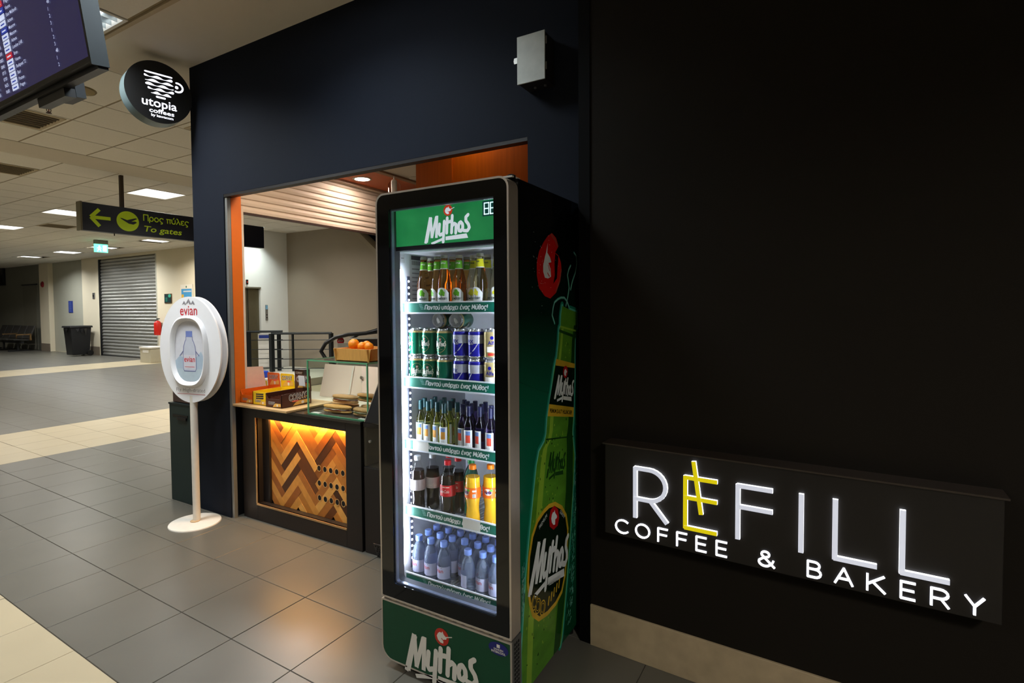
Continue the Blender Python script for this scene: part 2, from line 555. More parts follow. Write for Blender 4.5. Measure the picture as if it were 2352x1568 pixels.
def tile_mesh():
    b = MB(); e = TS / 2 - g
    q = 0.0015
    vs = [(-e, -e, -0.01), (e, -e, -0.01), (e, e, -0.01), (-e, e, -0.01), (-e, -e, -q), (e, -e, -q), (e, e, -q), (-e, e, -q),
          (-e + q, -e + q, 0), (e - q, -e + q, 0), (e - q, e - q, 0), (-e + q, e - q, 0)]
    b.add(vs, [(8, 9, 10, 11)] + [(a, (a + 1) % 4, 4 + (a + 1) % 4, 4 + a) for a in range(4)] + [(4 + a, 4 + (a + 1) % 4, 8 + (a + 1) % 4, 8 + a) for a in range(4)])
    return b
t0 = tile_mesh().build('floor_tile', M_TILE, fl)
t1 = tile_mesh().build('floor_tile', M_TILEB, fl)
used = {False: False, True: False}
for d, c, beige in vis:
    src = t1 if beige else t0
    if not used[beige]:
        o = src; used[beige] = True
    else:
        o = src.copy(); COL.objects.link(o)
    o.location = (c.x, c.y, random.uniform(-0.0004, 0.0003)); o.rotation_euler = (0, 0, TILE_ROT)
far = MB()
e = TS / 2 - g
for t in tl:
    if id(t) in visid:
        continue
    c = t[1]
    cs, sn = math.cos(TILE_ROT) * e, math.sin(TILE_ROT) * e
    far.add([(c.x - cs + sn, c.y - sn - cs, 0), (c.x + cs + sn, c.y + sn - cs, 0), (c.x + cs - sn, c.y + sn + cs, 0), (c.x - cs - sn, c.y - sn + cs, 0)], [(0, 1, 2, 3)], 1 if t[2] else 0)
far.build('distant_tiles', [M_TILE, M_TILEB], fl)['kind'] = 'stuff'

# ------------------------------------------------------------------ ceiling
M_CEIL = mat('ceiling_tile', rgb(248, 243, 233), 0.9, var=0.05, scale=60, bump=0.2)
M_CGAP = mat('ceiling_shadow_gap', rgb(92, 80, 62), 0.9)
M_PLASTER = mat('plasterboard', rgb(222, 213, 199), 0.85, var=0.03, scale=8)
cl = struct(MB().box((-9, -6, ZC + 0.11), (14, 34, ZC + 0.2)).build('ceiling', M_CGAP))
holes = [(1.13, 3.53)] + [(1.13, 1.73)] + [(x, y) for x, y, _ in LP]
ct = []
xl = [2.335 + 0.605 * n for n in range(-18, 19)]
yl = [4.13 + 0.6 * n for n in range(-16, 1)] + [4.595 + 0.6 * n for n in range(0, 5)] + [7.57 + 0.588 * n for n in range(0, 45)]
for a in range(len(xl) - 1):
    for b in range(len(yl) - 1):
        x0, x1, y0, y1 = xl[a], xl[a + 1], yl[b], yl[b + 1]
        band = abs(y0 - 6.995) < 0.01
        if band:
            continue
        if y1 < 4.7 and x1 > 1.8:
            continue
        cx_, cy_ = (x0 + x1) / 2, (y0 + y1) / 2
        if any(hx < cx_ < hx + 0.6 and hy < cy_ < hy + 0.6 for hx, hy in holes):
            continue
        if x0 > 8.6:
            continue
        ct.append((Vector((cx_, cy_, ZC)), x1 - x0, y1 - y0))
cv = sorted((t for t in ct if on_screen(t[0], 0.04)), key=lambda t: t[0].length)[:300]
cid = {id(t) for t in cv}
proto = {}
for c, dx, dy in cv:
    k = (round(dx, 3), round(dy, 3))
    if k not in proto:
        ex, ey = dx / 2 - 0.009, dy / 2 - 0.007
        proto[k] = MB().box((-ex, -ey, 0), (ex, ey, 0.015)).build('ceiling_tile', M_CEIL, cl)
        o = proto[k]
    else:
        o = proto[k].copy(); COL.objects.link(o)
    o.location = (c.x, c.y, ZC)
b = MB()
for t in ct:
    if id(t) not in cid:
        c, dx, dy = t
        b.box((c.x - dx / 2 + 0.006, c.y - dy / 2 + 0.004, ZC), (c.x + dx / 2 - 0.006, c.y + dy / 2 - 0.004, ZC + 0.015))
b.build('distant_tiles', M_CEIL, cl)['kind'] = 'stuff'
b = MB()
for x in xl:
    if -4 < x < 8.6:
        b.box((x - 0.012, 4.6 if x > 1.8 else -5, ZC + 0.004), (x + 0.012, 32, ZC + 0.012))
b.build('grid_bar', mat('grid_bar', rgb(158, 142, 114), 0.7), cl)
MB().box((-9, 7.0, ZC - 0.002), (8.7, 7.565, ZC + 0.03)).build('plain_band', M_PLASTER, cl)
MB().box((1.765, -6, ZC), (8.7, 4.385, ZC + 0.05)).build('plasterboard_soffit', M_PLASTER, cl)
MB().box((1.738, -6, ZC - 0.012), (1.765, 4.40, ZC + 0.03)).build('edge_trim', mat('edge_trim', rgb(190, 172, 140), 0.6), cl)
MB().box((1.765, 4.385, ZC - 0.004), (8.7, 4.60, ZC + 0.03)).build('border_panel', M_CEIL, cl)

# ------------------------------------------------------------------ navy facade with the kiosk opening
M_NAVY = mat('navy_wall', rgb(26, 30, 39), 0.75, var=0.12, scale=220, bump=0.15, spec=0.12)
OY0, OY1, OZ = 1.151, 3.495, 2.2605
WY = 3.862
b = MB()
b.box((XA, OY1, 0), (XA + 0.045, WY, ZC)); b.box((XA, OY0, OZ), (XA + 0.045, OY1, ZC)); b.box((XA, 0.80, 0), (XA + 0.045, OY0, ZC))
b.box((XA + 0.045, OY1 + 0.02, 0), (2.425, WY, ZC)); b.box((XA + 0.045, 0.8, OZ + 0.05), (2.425, OY1 + 0.02, ZC))
struct(b.build('wall_facade', M_NAVY))
struct(MB().box((XA + 0.001, OY0 + 0.002, OZ - 0.018), (XA + 0.05, OY1 - 0.002, OZ)).build('trim_1', mat('lintel_edge', rgb(26, 22, 20), 0.5)))
tr2 = struct(MB().box((XA + 0.008, OY1 - 0.026, 0), (XA + 0.034, OY1, OZ - 0.02)).build('trim_2', mat('guide_rail', rgb(150, 150, 146), 0.45, 0.6)))
MB().box((XA + 0.034, OY1 - 0.02, 0), (XA + 0.040, OY1 - 0.0005, OZ - 0.02)).build('rail_slot', M_BLACK, tr2)
MB().box((XA + 0.040, OY1 - 0.010, 0), (XA + 0.046, OY1 + 0.0, OZ - 0.02)).build('rail_lip', mat('rail_lip', rgb(205, 180, 140), 0.4, 0.5), tr2)
M_ORANGE = mat('orange_paint', rgb(226, 112, 26), 0.55, var=0.05)
ow = struct(MB().box((XA + 0.046, OY1 + 0.0005, 0.78), (2.425, OY1 + 0.02, 2.56)).build('wall_orange_jamb', M_ORANGE))
MB().box((2.425, OY1 + 0.0, 0.78), (2.442, OY1 + 0.03, 2.20)).build('side_guide', mat('side_guide', rgb(222, 205, 186), 0.4), ow)
MB().box((XA + 0.046, OY1 + 0.0, 0), (2.425, OY1 + 0.02, 0.78)).build('lower_jamb', M_BLACK, ow)

# right wall, slightly turned towards the camera, with a stone skirting
tb = math.radians(2.7)
DB = Vector((-math.sin(tb), -math.cos(tb), 0)); NB = Vector((math.cos(tb), -math.sin(tb), 0))
B0 = Vector((2.200, 0.817, 0)) + NB * 0.012
wallB = plane(B0, DB, (0, 0, 1))       # a = along the wall to the right, b = height, off = out of the wall
M_DWALL = mat('dark_brown_wall', rgb(28, 24, 19), 0.75, var=0.15, scale=180, bump=0.15, spec=0.12)
struct(MB().obox(wallB, 0, 0, 4.2, ZC, -0.2, 0).build('wall_right', M_DWALL))
struct(MB().obox(wallB, -0.05, 0, 0.0, ZC, -0.2, 0.006).build('trim_3', mat('black_trim', rgb(7, 7, 7), 0.7, spec=0.1)))
M_STONE = mat('stone_skirting', rgb(176, 156, 124), 0.6, var=0.25, scale=14, bump=0.3)
bs = struct(MB().obox(wallB, 0.001, 0, 4.2, 0.178, 0.0, 0.012).build('baseboard_right', M_STONE, bevel=0.002))

# ------------------------------------------------------------------ far hall walls
XW = 8.62
M_FAR = mat('hall_wall', rgb(226, 214, 186), 0.7, var=0.03, scale=3)
M_FAR2 = mat('hall_panel', rgb(176, 174, 156), 0.6, var=0.05, scale=3)
M_DIM = mat('hall_dim_panel', rgb(124, 122, 108), 0.7, var=0.08, scale=2)
fw_ = struct(MB().box((XW, 10.4, 0), (XW + 0.2, 16.45, ZC + 0.1)).box((XW, 16.45, 3.12), (XW + 0.2, 19.95, ZC + 0.1)).box((XW, 19.95, 0), (XW + 0.2, 21.1, ZC + 0.1)).build('wall_far', M_FAR))
struct(MB().box((XW + 0.15, 21.1, 0), (XW + 0.3, 23.7, ZC + 0.1)).build('wall_far_recess', M_FAR2))
struct(MB().box((XW, 23.7, 0), (XW + 0.25, 24.45, ZC + 0.1)).build('wall_far_pier', M_FAR))
wd_ = struct(MB().box((XW + 0.1, 24.45, 0), (XW + 0.3, 33, ZC + 0.1)).build('wall_far_dim', M_DIM))
MB().box((XW + 0.085, 25.0, 0.02), (XW + 0.1, 26.2, 2.45)).build('door_leaf', mat('dim_door', rgb(112, 109, 95), 0.6), wd_)
MB().box((XW + 0.08, 24.9, 2.45), (XW + 0.1, 26.3, 2.49)).build('door_head', M_DARK, wd_)
struct(MB().box((3, 32.5, 0), (XW + 0.3, 32.7, ZC + 0.1)).build('wall_end', M_DIM))
M_BBS = mat('grey_skirting', rgb(120, 108, 92), 0.6)
struct(MB().box((XW - 0.012, 20.0, 0), (XW, 21.1, 0.28)).build('baseboard_far', M_BBS))
struct(MB().box((XW - 0.012, 23.7, 0), (XW, 24.45, 0.28)).build('baseboard_pier', M_BBS))
for z in (1.18, 2.48):
    struct(MB().box((XW + 0.146, 21.12, z), (XW + 0.15, 23.68, z + 0.012)).build('trim_4', M_FAR2))
# roller shutter of the closed shop: slats
M_SLAT = mat('galvanised_slat', rgb(176, 174, 166), 0.38, 0.75, var=0.06, scale=6)
rs = thing('roller_shutter', 'closed grey metal roller shutter with horizontal slats in the far wall', 'roller shutter', (XW + 0.05, 18.2, 0))
sl = None
n_s = 30
hz = 3.10 / n_s
for i in range(n_s):
    if sl is None:
        bb = MB()
        prof = [(0.03, 0.0), (0.012, 0.012), (0.0, hz * 0.35), (0.0, hz * 0.65), (0.012, hz - 0.014), (0.03, hz)]
        for (xa, za), (xb, zb) in zip(prof, prof[1:]):
            bb.add([(XW + 0.03 + xa, 16.5, za), (XW + 0.03 + xa, 19.9, za), (XW + 0.03 + xb, 19.9, zb), (XW + 0.03 + xb, 16.5, zb)], [(3, 2, 1, 0)])
        sl = bb.build('slat', M_SLAT, rs)
    else:
        c = sl.copy(); COL.objects.link(c); c.parent = rs; c.location = sl.location + Vector((0, 0, hz * i))
MB().box((XW + 0.0, 19.88, 0), (XW + 0.07, 19.96, 3.12)).build('guide_rail', M_DARK, rs)
MB().box((XW + 0.0, 16.45, 0), (XW + 0.07, 16.52, 3.12)).build('guide_rail', M_FAR2, rs)
MB().box((XW + 0.02, 16.5, 0), (XW + 0.06, 19.9, 0.03)).build('bottom_bar', M_DARK, rs)

# elevator lobby seen through the kiosk
M_LOBBY = mat('lobby_white', rgb(232, 232, 226), 0.6, var=0.02, scale=3)
M_BEIGE = mat('lobby_beige', rgb(146, 134, 117), 0.65, var=0.03, scale=3)
struct(MB().box((6.3, 10.4, 0), (7.235, 10.6, ZC + 0.1)).box((7.235, 10.4, 1.93), (7.64, 10.6, ZC + 0.1)).box((7.64, 10.4, 0), (8.36, 10.6, ZC + 0.1)).build('wall_lobby', M_LOBBY))
poly = [(0, 0), (8.3, 0), (8.3, 1.6), (3.6, 1.9), (2.02, 3.19), (2.0, ZC + 0.1), (0, ZC + 0.1)]
lobb = plane((8.36, 10.4, 0), (0, -1, 0), (0, 0, 1))
struct(MB().prism(poly, lobb, -0.15, 0).build('wall_beige', M_BEIGE))
st = struct(MB().prism([(3.62, 1.86), (2.0, 3.19), (2.0, 3.29), (3.62, 1.98)], lobb, -0.2, 0.06).build('trim_5', mat('stair_string', rgb(150, 138, 118), 0.6)))
struct(MB().box((9.6, 0, 0), (9.7, 10.5, 4.4)).build('wall_blue_stair', mat('stair_blue', rgb(22, 46, 110), 0.6)))
dr = struct(MB().box((7.235, 10.46, 0), (7.64, 10.5, 1.93)).build('door_1', mat('elevator_steel', rgb(112, 106, 84), 0.35, 0.7)))
MB().box((7.36, 10.452, 0), (7.37, 10.46, 1.93)).build('door_joint', M_DARK, dr)
MB().box((7.225, 10.39, 0), (7.25, 10.47, 1.95)).box((7.25, 10.39, 1.92), (7.65, 10.47, 1.95)).build('door_frame', mat('elevator_frame', rgb(140, 134, 116), 0.4, 0.5), dr)
ep = thing('elevator_call_panel', 'narrow steel call panel on the white wall right of the elevator door', 'call panel', (7.78, 10.4, 1.22))
MB().box((7.75, 10.388, 1.22), (7.81, 10.4, 1.56)).build('plate', M_STEEL, ep, bevel=0.003)
MB().box((7.755, 10.384, 1.46), (7.805, 10.388, 1.55)).build('display', mat('panel_screen', rgb(120, 170, 200), 0.3), ep)
for z in (1.28, 1.34):
    MB().lathe([(0, -0.006), (0.014, -0.006), (0.014, 0)], 12, c=(7.78, 10.388, z), axis='y').build('button', M_DARK, ep)
di = thing('elevator_indicator', 'small dark floor indicator above the elevator door', 'indicator', (7.31, 10.4, 2.02))
MB().box((7.285, 10.38, 2.0), (7.335, 10.4, 2.1)).build('case', M_DARK, di, bevel=0.003)
MB().box((7.295, 10.376, 2.03), (7.325, 10.38, 2.07)).build('digit_window', mat('red_led', rgb(140, 50, 40), 0.4), di)

t = thing('downlight', 'recessed wall-washer in front of the elevator wall, behind the end of the gates sign', 'downlight', (7.42, 10.05, ZC))
MB().lathe([(0.07, -0.005), (0.09, -0.005), (0.092, 0)], 24, c=(7.42, 10.05, ZC)).build('ring', M_WHITE, t, smooth=40)
MB().lathe([(0.0, -0.003), (0.075, -0.003)], 24, c=(7.42, 10.05, ZC)).build('lens', lamp_mat('cool_glow', (0.9, 1.0, 1.0, 1), 8), t)
ld = bpy.data.lights.new('lamp_light', 'AREA'); ld.shape = 'DISK'; ld.size = 0.14; ld.energy = 11; ld.color = (0.88, 1.0, 0.98); ld.spread = math.radians(100)
lo = bpy.data.objects.new('lamp_light', ld); COL.objects.link(lo); lo.parent = t; lo.location = (0, 0, -0.01)
# ------------------------------------------------------------------ things in the far hall
def vent(x0, y0, x1, y1, label):
    t = thing('ceiling_vent', label, 'vent', ((x0 + x1) / 2, (y0 + y1) / 2, ZC), 'slotted vents in the ceiling')
    zb = ZC - 0.006
    b = MB(); e = 0.035
    b.box((x0, y0, zb), (x1, y0 + e, ZC + 0.0)); b.box((x0, y1 - e, zb), (x1, y1, ZC)); b.box((x0, y0 + e, zb), (x0 + e, y1 - e, ZC)); b.box((x1 - e, y0 + e, zb), (x1, y1 - e, ZC))
    b.build('frame', mat('vent_frame', rgb(196, 180, 150), 0.6), t)
    MB().box((x0 + e, y0 + e, ZC - 0.003), (x1 - e, y1 - e, ZC - 0.001)).build('backing', mat('vent_dark', rgb(40, 34, 26), 0.8), t)
    n = 7
    s0 = None
    for i in range(n):
        yc = y0 + e + (y1 - y0 - 2 * e) * (i + 0.5) / n
        if s0 is None:
            s0 = MB().box((x0 + e, yc - 0.014, ZC - 0.014), (x1 - e, yc - 0.008, ZC - 0.003)).build('slat', mat('vent_slat', rgb(168, 152, 122), 0.6), t)
            yc0 = yc
        else:
            c = s0.copy(); COL.objects.link(c); c.parent = t; c.location = (0, yc - yc0, 0)
vent(1.16, 5.82, 2.30, 6.36, 'slotted ceiling vent below the flight screen at the left edge')
vent(1.75, 8.16, 2.92, 8.72, 'slotted ceiling vent further along the left edge')
vent(4.75, 13.0, 5.3, 13.55, 'small dark ceiling vent left of the exit lamp')
vent(4.2, 16.6, 5.0, 17.1, 'far small ceiling vent above the waiting seats')
vent(3.0, 5.0, 3.55, 5.17, 'short dark ceiling slot beside the navy facade edge')

t = thing('ceiling_speaker', 'flat round tan ceiling disc behind the flight screen bracket', 'ceiling speaker', (2.05, 4.96, ZC))
MB().lathe([(0, -0.008), (0.10, -0.008), (0.115, -0.004), (0.118, 0)], 28, c=(2.05, 4.96, ZC)).build('cover', mat('speaker_cover', rgb(150, 130, 84), 0.6), t, smooth=40)
MB().ring(2.05, 4.96, 0.112, 0.112, 0.006, lambda a, b, o: Vector((a, b, ZC - 0.0085)), 0, 0, 28).build('rim', mat('speaker_rim', rgb(120, 104, 70), 0.6), t)
def sprinkler(x, y, label):
    t = thing('sprinkler', label, 'sprinkler', (x, y, ZC), 'ceiling sprinklers')
    MB().lathe([(0.0, -0.004), (0.05, -0.004), (0.052, 0)], 20, c=(x, y, ZC)).build('rosette', M_WHITE, t, smooth=40)
    MB().lathe([(0.0, -0.075), (0.02, -0.072), (0.02, -0.068), (0.006, -0.066), (0.006, -0.06)], 12, c=(x, y, ZC)).build('deflector', mat('brass_dark', rgb(70, 40, 30), 0.4, 0.6), t)
    MB().tube([(x - 0.014, y, ZC - 0.035), (x - 0.016, y, ZC - 0.05), (x - 0.006, y, ZC - 0.066)], 0.003, 6).tube([(x + 0.014, y, ZC - 0.035), (x + 0.016, y, ZC - 0.05), (x + 0.006, y, ZC - 0.066)], 0.003, 6).build('yoke', MATS['brass_dark'], t)
    MB().lathe([(0, -0.04), (0.018, -0.036), (0.018, 0)], 12, c=(x, y, ZC)).build('body', MATS['brass_dark'], t)
    MB().lathe([(0, -0.06), (0.004, -0.058), (0.004, -0.04)], 8, c=(x, y, ZC)).build('bulb', mat('red_bulb', rgb(150, 40, 30), 0.3), t)
sprinkler(2.06, 5.53, 'dark sprinkler head hanging under the flight screen')
sprinkler(4.4, 17.6, 'tiny dark sprinkler over the waiting seats')

# green running man exit lamp hung from the ceiling
t = thing('exit_lamp', 'small glowing green exit lamp hanging under the gates sign', 'exit lamp', (6.6, 15.1, ZC))
MB().box((6.45, 15.06, ZC - 0.10), (6.75, 15.14, ZC)).build('housing', mat('grey_housing', rgb(120, 120, 110), 0.6), t, bevel=0.01)
exf = plane((6.45, 15.085, ZC - 0.30), (1, 0, 0), (0, 0, 1))
MB().obox(exf, 0, 0, 0.30, 0.20, -0.025, 0).build('glow_panel', lamp_mat('exit_green', (0.08, 0.85, 0.45, 1), 2.2), t)
b = MB()
b.rect(0.19, 0.03, 0.27, 0.17, exf, 0.002); b.ell(0.11, 0.15, 0.018, 0.018, exf, 0.002); b.stroke([(0.11, 0.13), (0.10, 0.08), (0.07, 0.03)], 0.018, exf, 0.002); b.stroke([(0.10, 0.08), (0.13, 0.06), (0.14, 0.03)], 0.018, exf, 0.002); b.stroke([(0.06, 0.10), (0.11, 0.12), (0.15, 0.10)], 0.014, exf, 0.002)
b.build('pictogram', lamp_mat('exit_white', (0.8, 1, 0.95, 1), 2.0), t)

# hanging gates sign
t = thing('gates_sign', 'navy hanging sign with lime arrow, plane disc and the words To gates', 'sign', (4.4, 7.61, 2.45))
M_SIGN = mat('sign_navy', rgb(7, 9, 28), 0.4)
M_LIME = mat('sign_lime', rgb(176, 200, 20), 0.5, emit=rgb(176, 200, 20), es=0.10, var=0.0)
MB().box((3.13, 7.61, 2.45), (5.68, 7.71, 2.79)).build('board', M_SIGN, t, bevel=0.004)
MB().box((3.115, 7.605, 2.445), (3.135, 7.715, 2.795)).build('end_cap', mat('sign_cap', rgb(110, 104, 80), 0.5), t)
for x in (3.605, 5.2):
    MB().box((x - 0.02, 7.64, 2.79), (x + 0.02, 7.68, ZC)).build('hanger_post', mat('bronze_post', rgb(58, 44, 26), 0.5), t)
MB().tube([(3.507, 7.66, 2.45), (3.507, 7.66, 2.42)], 0.006, 6).build('hook', MATS['bronze_post'], t)
gs = plane((0, 7.61, 0), (1, 0, 0), (0, 0, 1))
b = MB()
b.stroke([(3.225, 2.618), (3.445, 2.620)], 0.042, gs, 0.003, rnd=False)
b.stroke([(3.225, 2.618), (3.32, 2.722)], 0.042, gs, 0.0032, rnd=False); b.stroke([(3.225, 2.618), (3.32, 2.514)], 0.042, gs, 0.0034, rnd=False)
b.build('arrow', M_LIME, t)
b = MB(); b.ell(3.647, 2.617, 0.134, 0.128, gs, 0.003, 0, 36)
b.flat([(3.552, 2.648), (3.575, 2.650), (3.638, 2.632), (3.70, 2.655), (3.74, 2.668), (3.762, 2.662), (3.688, 2.618), (3.735, 2.624), (3.757, 2.612), (3.712, 2.582), (3.655, 2.588), (3.59, 2.625)], gs, 0.0045, 1)
b.build('plane_emblem', [M_LIME, M_SIGN], t)
b = MB(); sf_text(b, 'Προς', 3.842, 2.655, 0.098, gs, 0.003, 0, 0.0115, width=0.265); b.build('greek_word', M_LIME, t)
b = MB(); sf_text(b, 'πύλες', 4.140, 2.655, 0.098, gs, 0.003, 0, 0.0115, width=0.315); b.build('greek_word', M_LIME, t)
MB().text('To gates', 3.845, 2.512, 0.108, gs, 0.003, bold=0.012, shear=0.18, width=0.50).build('english_lettering', M_LIME, t)

# waste bin, seats, small wall things
t = thing('waste_bin', 'black plastic wheeled waste bin with lid against the far pier', 'waste bin', (8.2, 20.5, 0))
pl = lambda z, s: [(8.2 - 0.29 * s, 20.5 - 0.27 * s, z), (8.2 + 0.29 * s, 20.5 - 0.27 * s, z), (8.2 + 0.29 * s, 20.5 + 0.27 * s, z), (8.2 - 0.29 * s, 20.5 + 0.27 * s, z)]
MB().add(pl(0.04, 0.82) + pl(0.92, 1.0), [(0, 3, 2, 1), (4, 5, 6, 7), (0, 1, 5, 4), (1, 2, 6, 5), (2, 3, 7, 6), (3, 0, 4, 7)]).build('bin_body', M_DARK, t, bevel=0.02)
MB().add(pl(0.92, 1.12) + pl(0.98, 1.08) , [(0, 3, 2, 1), (4, 5, 6, 7), (0, 1, 5, 4), (1, 2, 6, 5), (2, 3, 7, 6), (3, 0, 4, 7)]).build('lid', M_DARK, t, bevel=0.01)
b = MB()
for k in range(18):
    a = 2 * math.pi * k / 18
    b.add([(8.2 + 0.33 * math.cos(a), 20.5 + 0.31 * math.sin(a), 0.90), (8.2 + 0.33 * math.cos(a + 0.35), 20.5 + 0.31 * math.sin(a + 0.35), 0.90), (8.2 + 0.34 * math.cos(a + 0.17), 20.5 + 0.32 * math.sin(a + 0.17), 0.78 - 0.06 * (k % 3))], [(0, 1, 2)])
b.build('bin_liner', mat('liner', rgb(20, 20, 22), 0.3), t)
for y in (20.25, 20.75):
    MB().lathe([(0, -0.03), (0.09, -0.03), (0.09, 0.03), (0, 0.03)], 16, c=(8.44, y, 0.09), axis='y').build('wheel', M_BLACK, t, smooth=40)

t = thing('waiting_seats', 'row of joined dark waiting seats against the dim far wall', 'bench', (8.2, 26.2, 0))
M_SEAT = mat('seat_vinyl', rgb(58, 56, 52), 0.5)
for i in range(5):
    y = 24.6 + i * 0.62
    MB().add([(7.85, y, 0.42), (7.85, y + 0.52, 0.42), (8.32, y + 0.52, 0.38), (8.32, y, 0.38), (7.85, y, 0.46), (7.85, y + 0.52, 0.46), (8.32, y + 0.52, 0.43), (8.32, y, 0.43)], [(0, 1, 2, 3), (7, 6, 5, 4), (0, 4, 5, 1), (1, 5, 6, 2), (2, 6, 7, 3), (3, 7, 4, 0)]).build('seat', M_SEAT, t, bevel=0.015)
    MB().add([(8.30, y, 0.45), (8.30, y + 0.52, 0.45), (8.48, y + 0.52, 0.93), (8.48, y, 0.93), (8.36, y, 0.44), (8.36, y + 0.52, 0.44), (8.53, y + 0.52, 0.92), (8.53, y, 0.92)], [(3, 2, 1, 0), (4, 5, 6, 7), (0, 1, 5, 4), (1, 2, 6, 5), (2, 3, 7, 6), (3, 0, 4, 7)]).build('backrest', M_SEAT, t, bevel=0.015)
MB().box((8.05, 24.5, 0.30), (8.12, 27.8, 0.37)).build('beam', M_DARK, t)
for y in (24.9, 26.2, 27.5):
    MB().box((8.06, y, 0.05), (8.11, y + 0.06, 0.31)).box((7.8, y, 0), (8.4, y + 0.06, 0.05)).build('leg', M_DARK, t)
for y in (24.5, 25.75):
    MB().box((7.9, y, 0.60), (8.35, y + 0.05, 0.64)).box((8.3, y, 0.40), (8.35, y + 0.05, 0.62)).build('armrest', mat('arm_tan', rgb(120, 90, 50), 0.5), t)

def wall_card(name, label, cat, y0, z0, y1, z1, mats, art, xw=XW):
    t = thing(name, label, cat, (xw, (y0 + y1) / 2, z0))
    fn = plane((xw, y1, z0), (0, -1, 0), (0, 0, 1))
    MB().obox(fn, 0, 0, y1 - y0, z1 - z0, 0.0, 0.02).build('board', mats[0], t)
    b = MB(); art(b, plane(fn(0, 0, 0.02), (0, -1, 0), (0, 0, 1)), y1 - y0, z1 - z0)
    b.build('print', mats[1:], t)
    return t
M_PB, M_PY, M_PG = mat('poster_blue', rgb(70, 150, 200), 0.5), mat('poster_yellow', rgb(230, 180, 60), 0.5), mat('poster_green', rgb(70, 120, 80), 0.5)
def poster(b, f, W, H):
    b.rect(0.04, H * 0.30, W - 0.04, H * 0.78, f, 0.003, 0); b.rect(0.05, 0.05, 0.16, H * 0.5, f, 0.005, 1); b.ell(W * 0.5, H * 0.22, 0.12, 0.09, f, 0.005, 2); b.ell(W * 0.5, H * 0.88, 0.03, 0.03, f, 0.004, 2); b.rect(0.04, 0.04, W - 0.04, H * 0.10, f, 0.003, 1); b.rect(W * 0.25, H * 0.62, W * 0.9, H * 0.68, f, 0.005, 3)
wall_card('poster', 'framed blue and yellow holiday poster on the cream wall above the oval stand', 'poster', 14.62, 1.62, 15.2, 2.17, [mat('poster_white', rgb(235, 225, 205), 0.5), M_PB, M_PY, M_PG, M_WHITE], poster)
def plan(b, f, W, H):
    b.rect(0.02, 0.02, W - 0.02, H - 0.02, f, 0.003, 0); b.ell(W * 0.78, H * 0.78, 0.07, 0.05, f, 0.005, 1)
    for k in range(3): b.rect(0.06, 0.06 + k * 0.04, W * 0.45, 0.075 + k * 0.04, f, 0.005, 1)
wall_card('evacuation_plan', 'small dark framed notice on the cream wall beside the roller shutter', 'notice', 15.68, 1.66, 16.04, 1.93, [mat('frame_brown', rgb(84, 60, 34), 0.5), mat('plan_dark', rgb(24, 54, 56), 0.4), mat('plan_teal', rgb(60, 180, 150), 0.5)], plan)
def note(b, f, W, H):
    for k in range(5): b.rect(0.06, 0.05 + k * 0.07, W - 0.06, 0.07 + k * 0.07, f, 0.003, 0)
wall_card('blue_notice', 'narrow blue notice on the grey panel above the waste bin', 'notice', 22.2, 1.40, 22.49, 1.81, [mat('notice_blue', rgb(40, 60, 140), 0.5), mat('notice_pale', rgb(110, 130, 190), 0.5)], note, XW + 0.15)
t = thing('wall_screen', 'black switched-off screen on the dim wall at the far left', 'screen', (XW + 0.1, 28.3, 2.5))
MB().box((XW + 0.02, 27.85, 2.51), (XW + 0.10, 29.0, 3.2)).build('case', M_BLACK, t, bevel=0.01)
MB().box((XW + 0.015, 27.9, 2.56), (XW + 0.02, 28.95, 3.15)).build('display', mat('off_screen', rgb(6, 6, 8), 0.2), t)
t = thing('fire_alarm_bell', 'red round fire alarm bell high on the white pier', 'alarm', (XW, 24.15, 2.44))
MB().lathe([(0, -0.06), (0.05, -0.06), (0.10, -0.03), (0.11, 0)], 20, c=(XW, 24.15, 2.44), axis='x').build('bell', mat('alarm_red', rgb(150, 24, 34), 0.4), t, smooth=40)
MB().lathe([(0, -0.075), (0.02, -0.075), (0.02, -0.055)], 10, c=(XW, 24.15, 2.44), axis='x').build('hub', M_STEEL, t)
t = thing('wall_switch', 'tiny steel key switch on the pier left of the roller shutter', 'switch', (XW, 20.3, 1.95))
MB().box((XW - 0.02, 20.22, 1.85), (XW, 20.36, 2.05)).build('plate', M_STEEL, t, bevel=0.004)
MB().box((XW - 0.03, 20.27, 1.92), (XW - 0.02, 20.31, 1.98)).build('key', M_DARK, t)
t = thing('fire_extinguisher', 'red fire extinguisher on the cream wall half behind the oval stand', 'extinguisher', (XW - 0.12, 16.25, 0.72))
xe, ye = XW - 0.12, 16.25
MB().lathe([(0, 0.74), (0.08, 0.74), (0.095, 0.77), (0.095, 1.08), (0.07, 1.13), (0.03, 1.16), (0, 1.16)], 18, c=(xe, ye, 0)).build('cylinder', mat('fire_red', rgb(196, 34, 24), 0.35), t, smooth=40)
MB().lathe([(0, 1.16), (0.025, 1.16), (0.025, 1.2), (0, 1.2)], 10, c=(xe, ye, 0)).build('valve', M_STEEL, t)
MB().box((xe - 0.015, ye - 0.10, 1.2), (xe + 0.015, ye + 0.03, 1.225)).build('handle', M_DARK, t)
MB().tube([(xe, ye + 0.02, 1.18), (xe, ye + 0.12, 1.15), (xe, ye + 0.13, 0.95), (xe, ye + 0.11, 0.8)], 0.012, 8).build('hose', M_BLACK, t, smooth=40)
MB().box((xe + 0.095, ye - 0.04, 0.9), (xe + 0.12, ye + 0.04, 1.1)).build('bracket', M_STEEL, t)
t = thing('pedestal_bin', 'low pale box standing by the wall behind the oval stand', 'box', (8.2, 15.95, 0))
MB().box((8.0, 15.7, 0), (8.4, 16.25, 0.40)).build('body', mat('pale_box', rgb(176, 170, 150), 0.6), t, bevel=0.01)
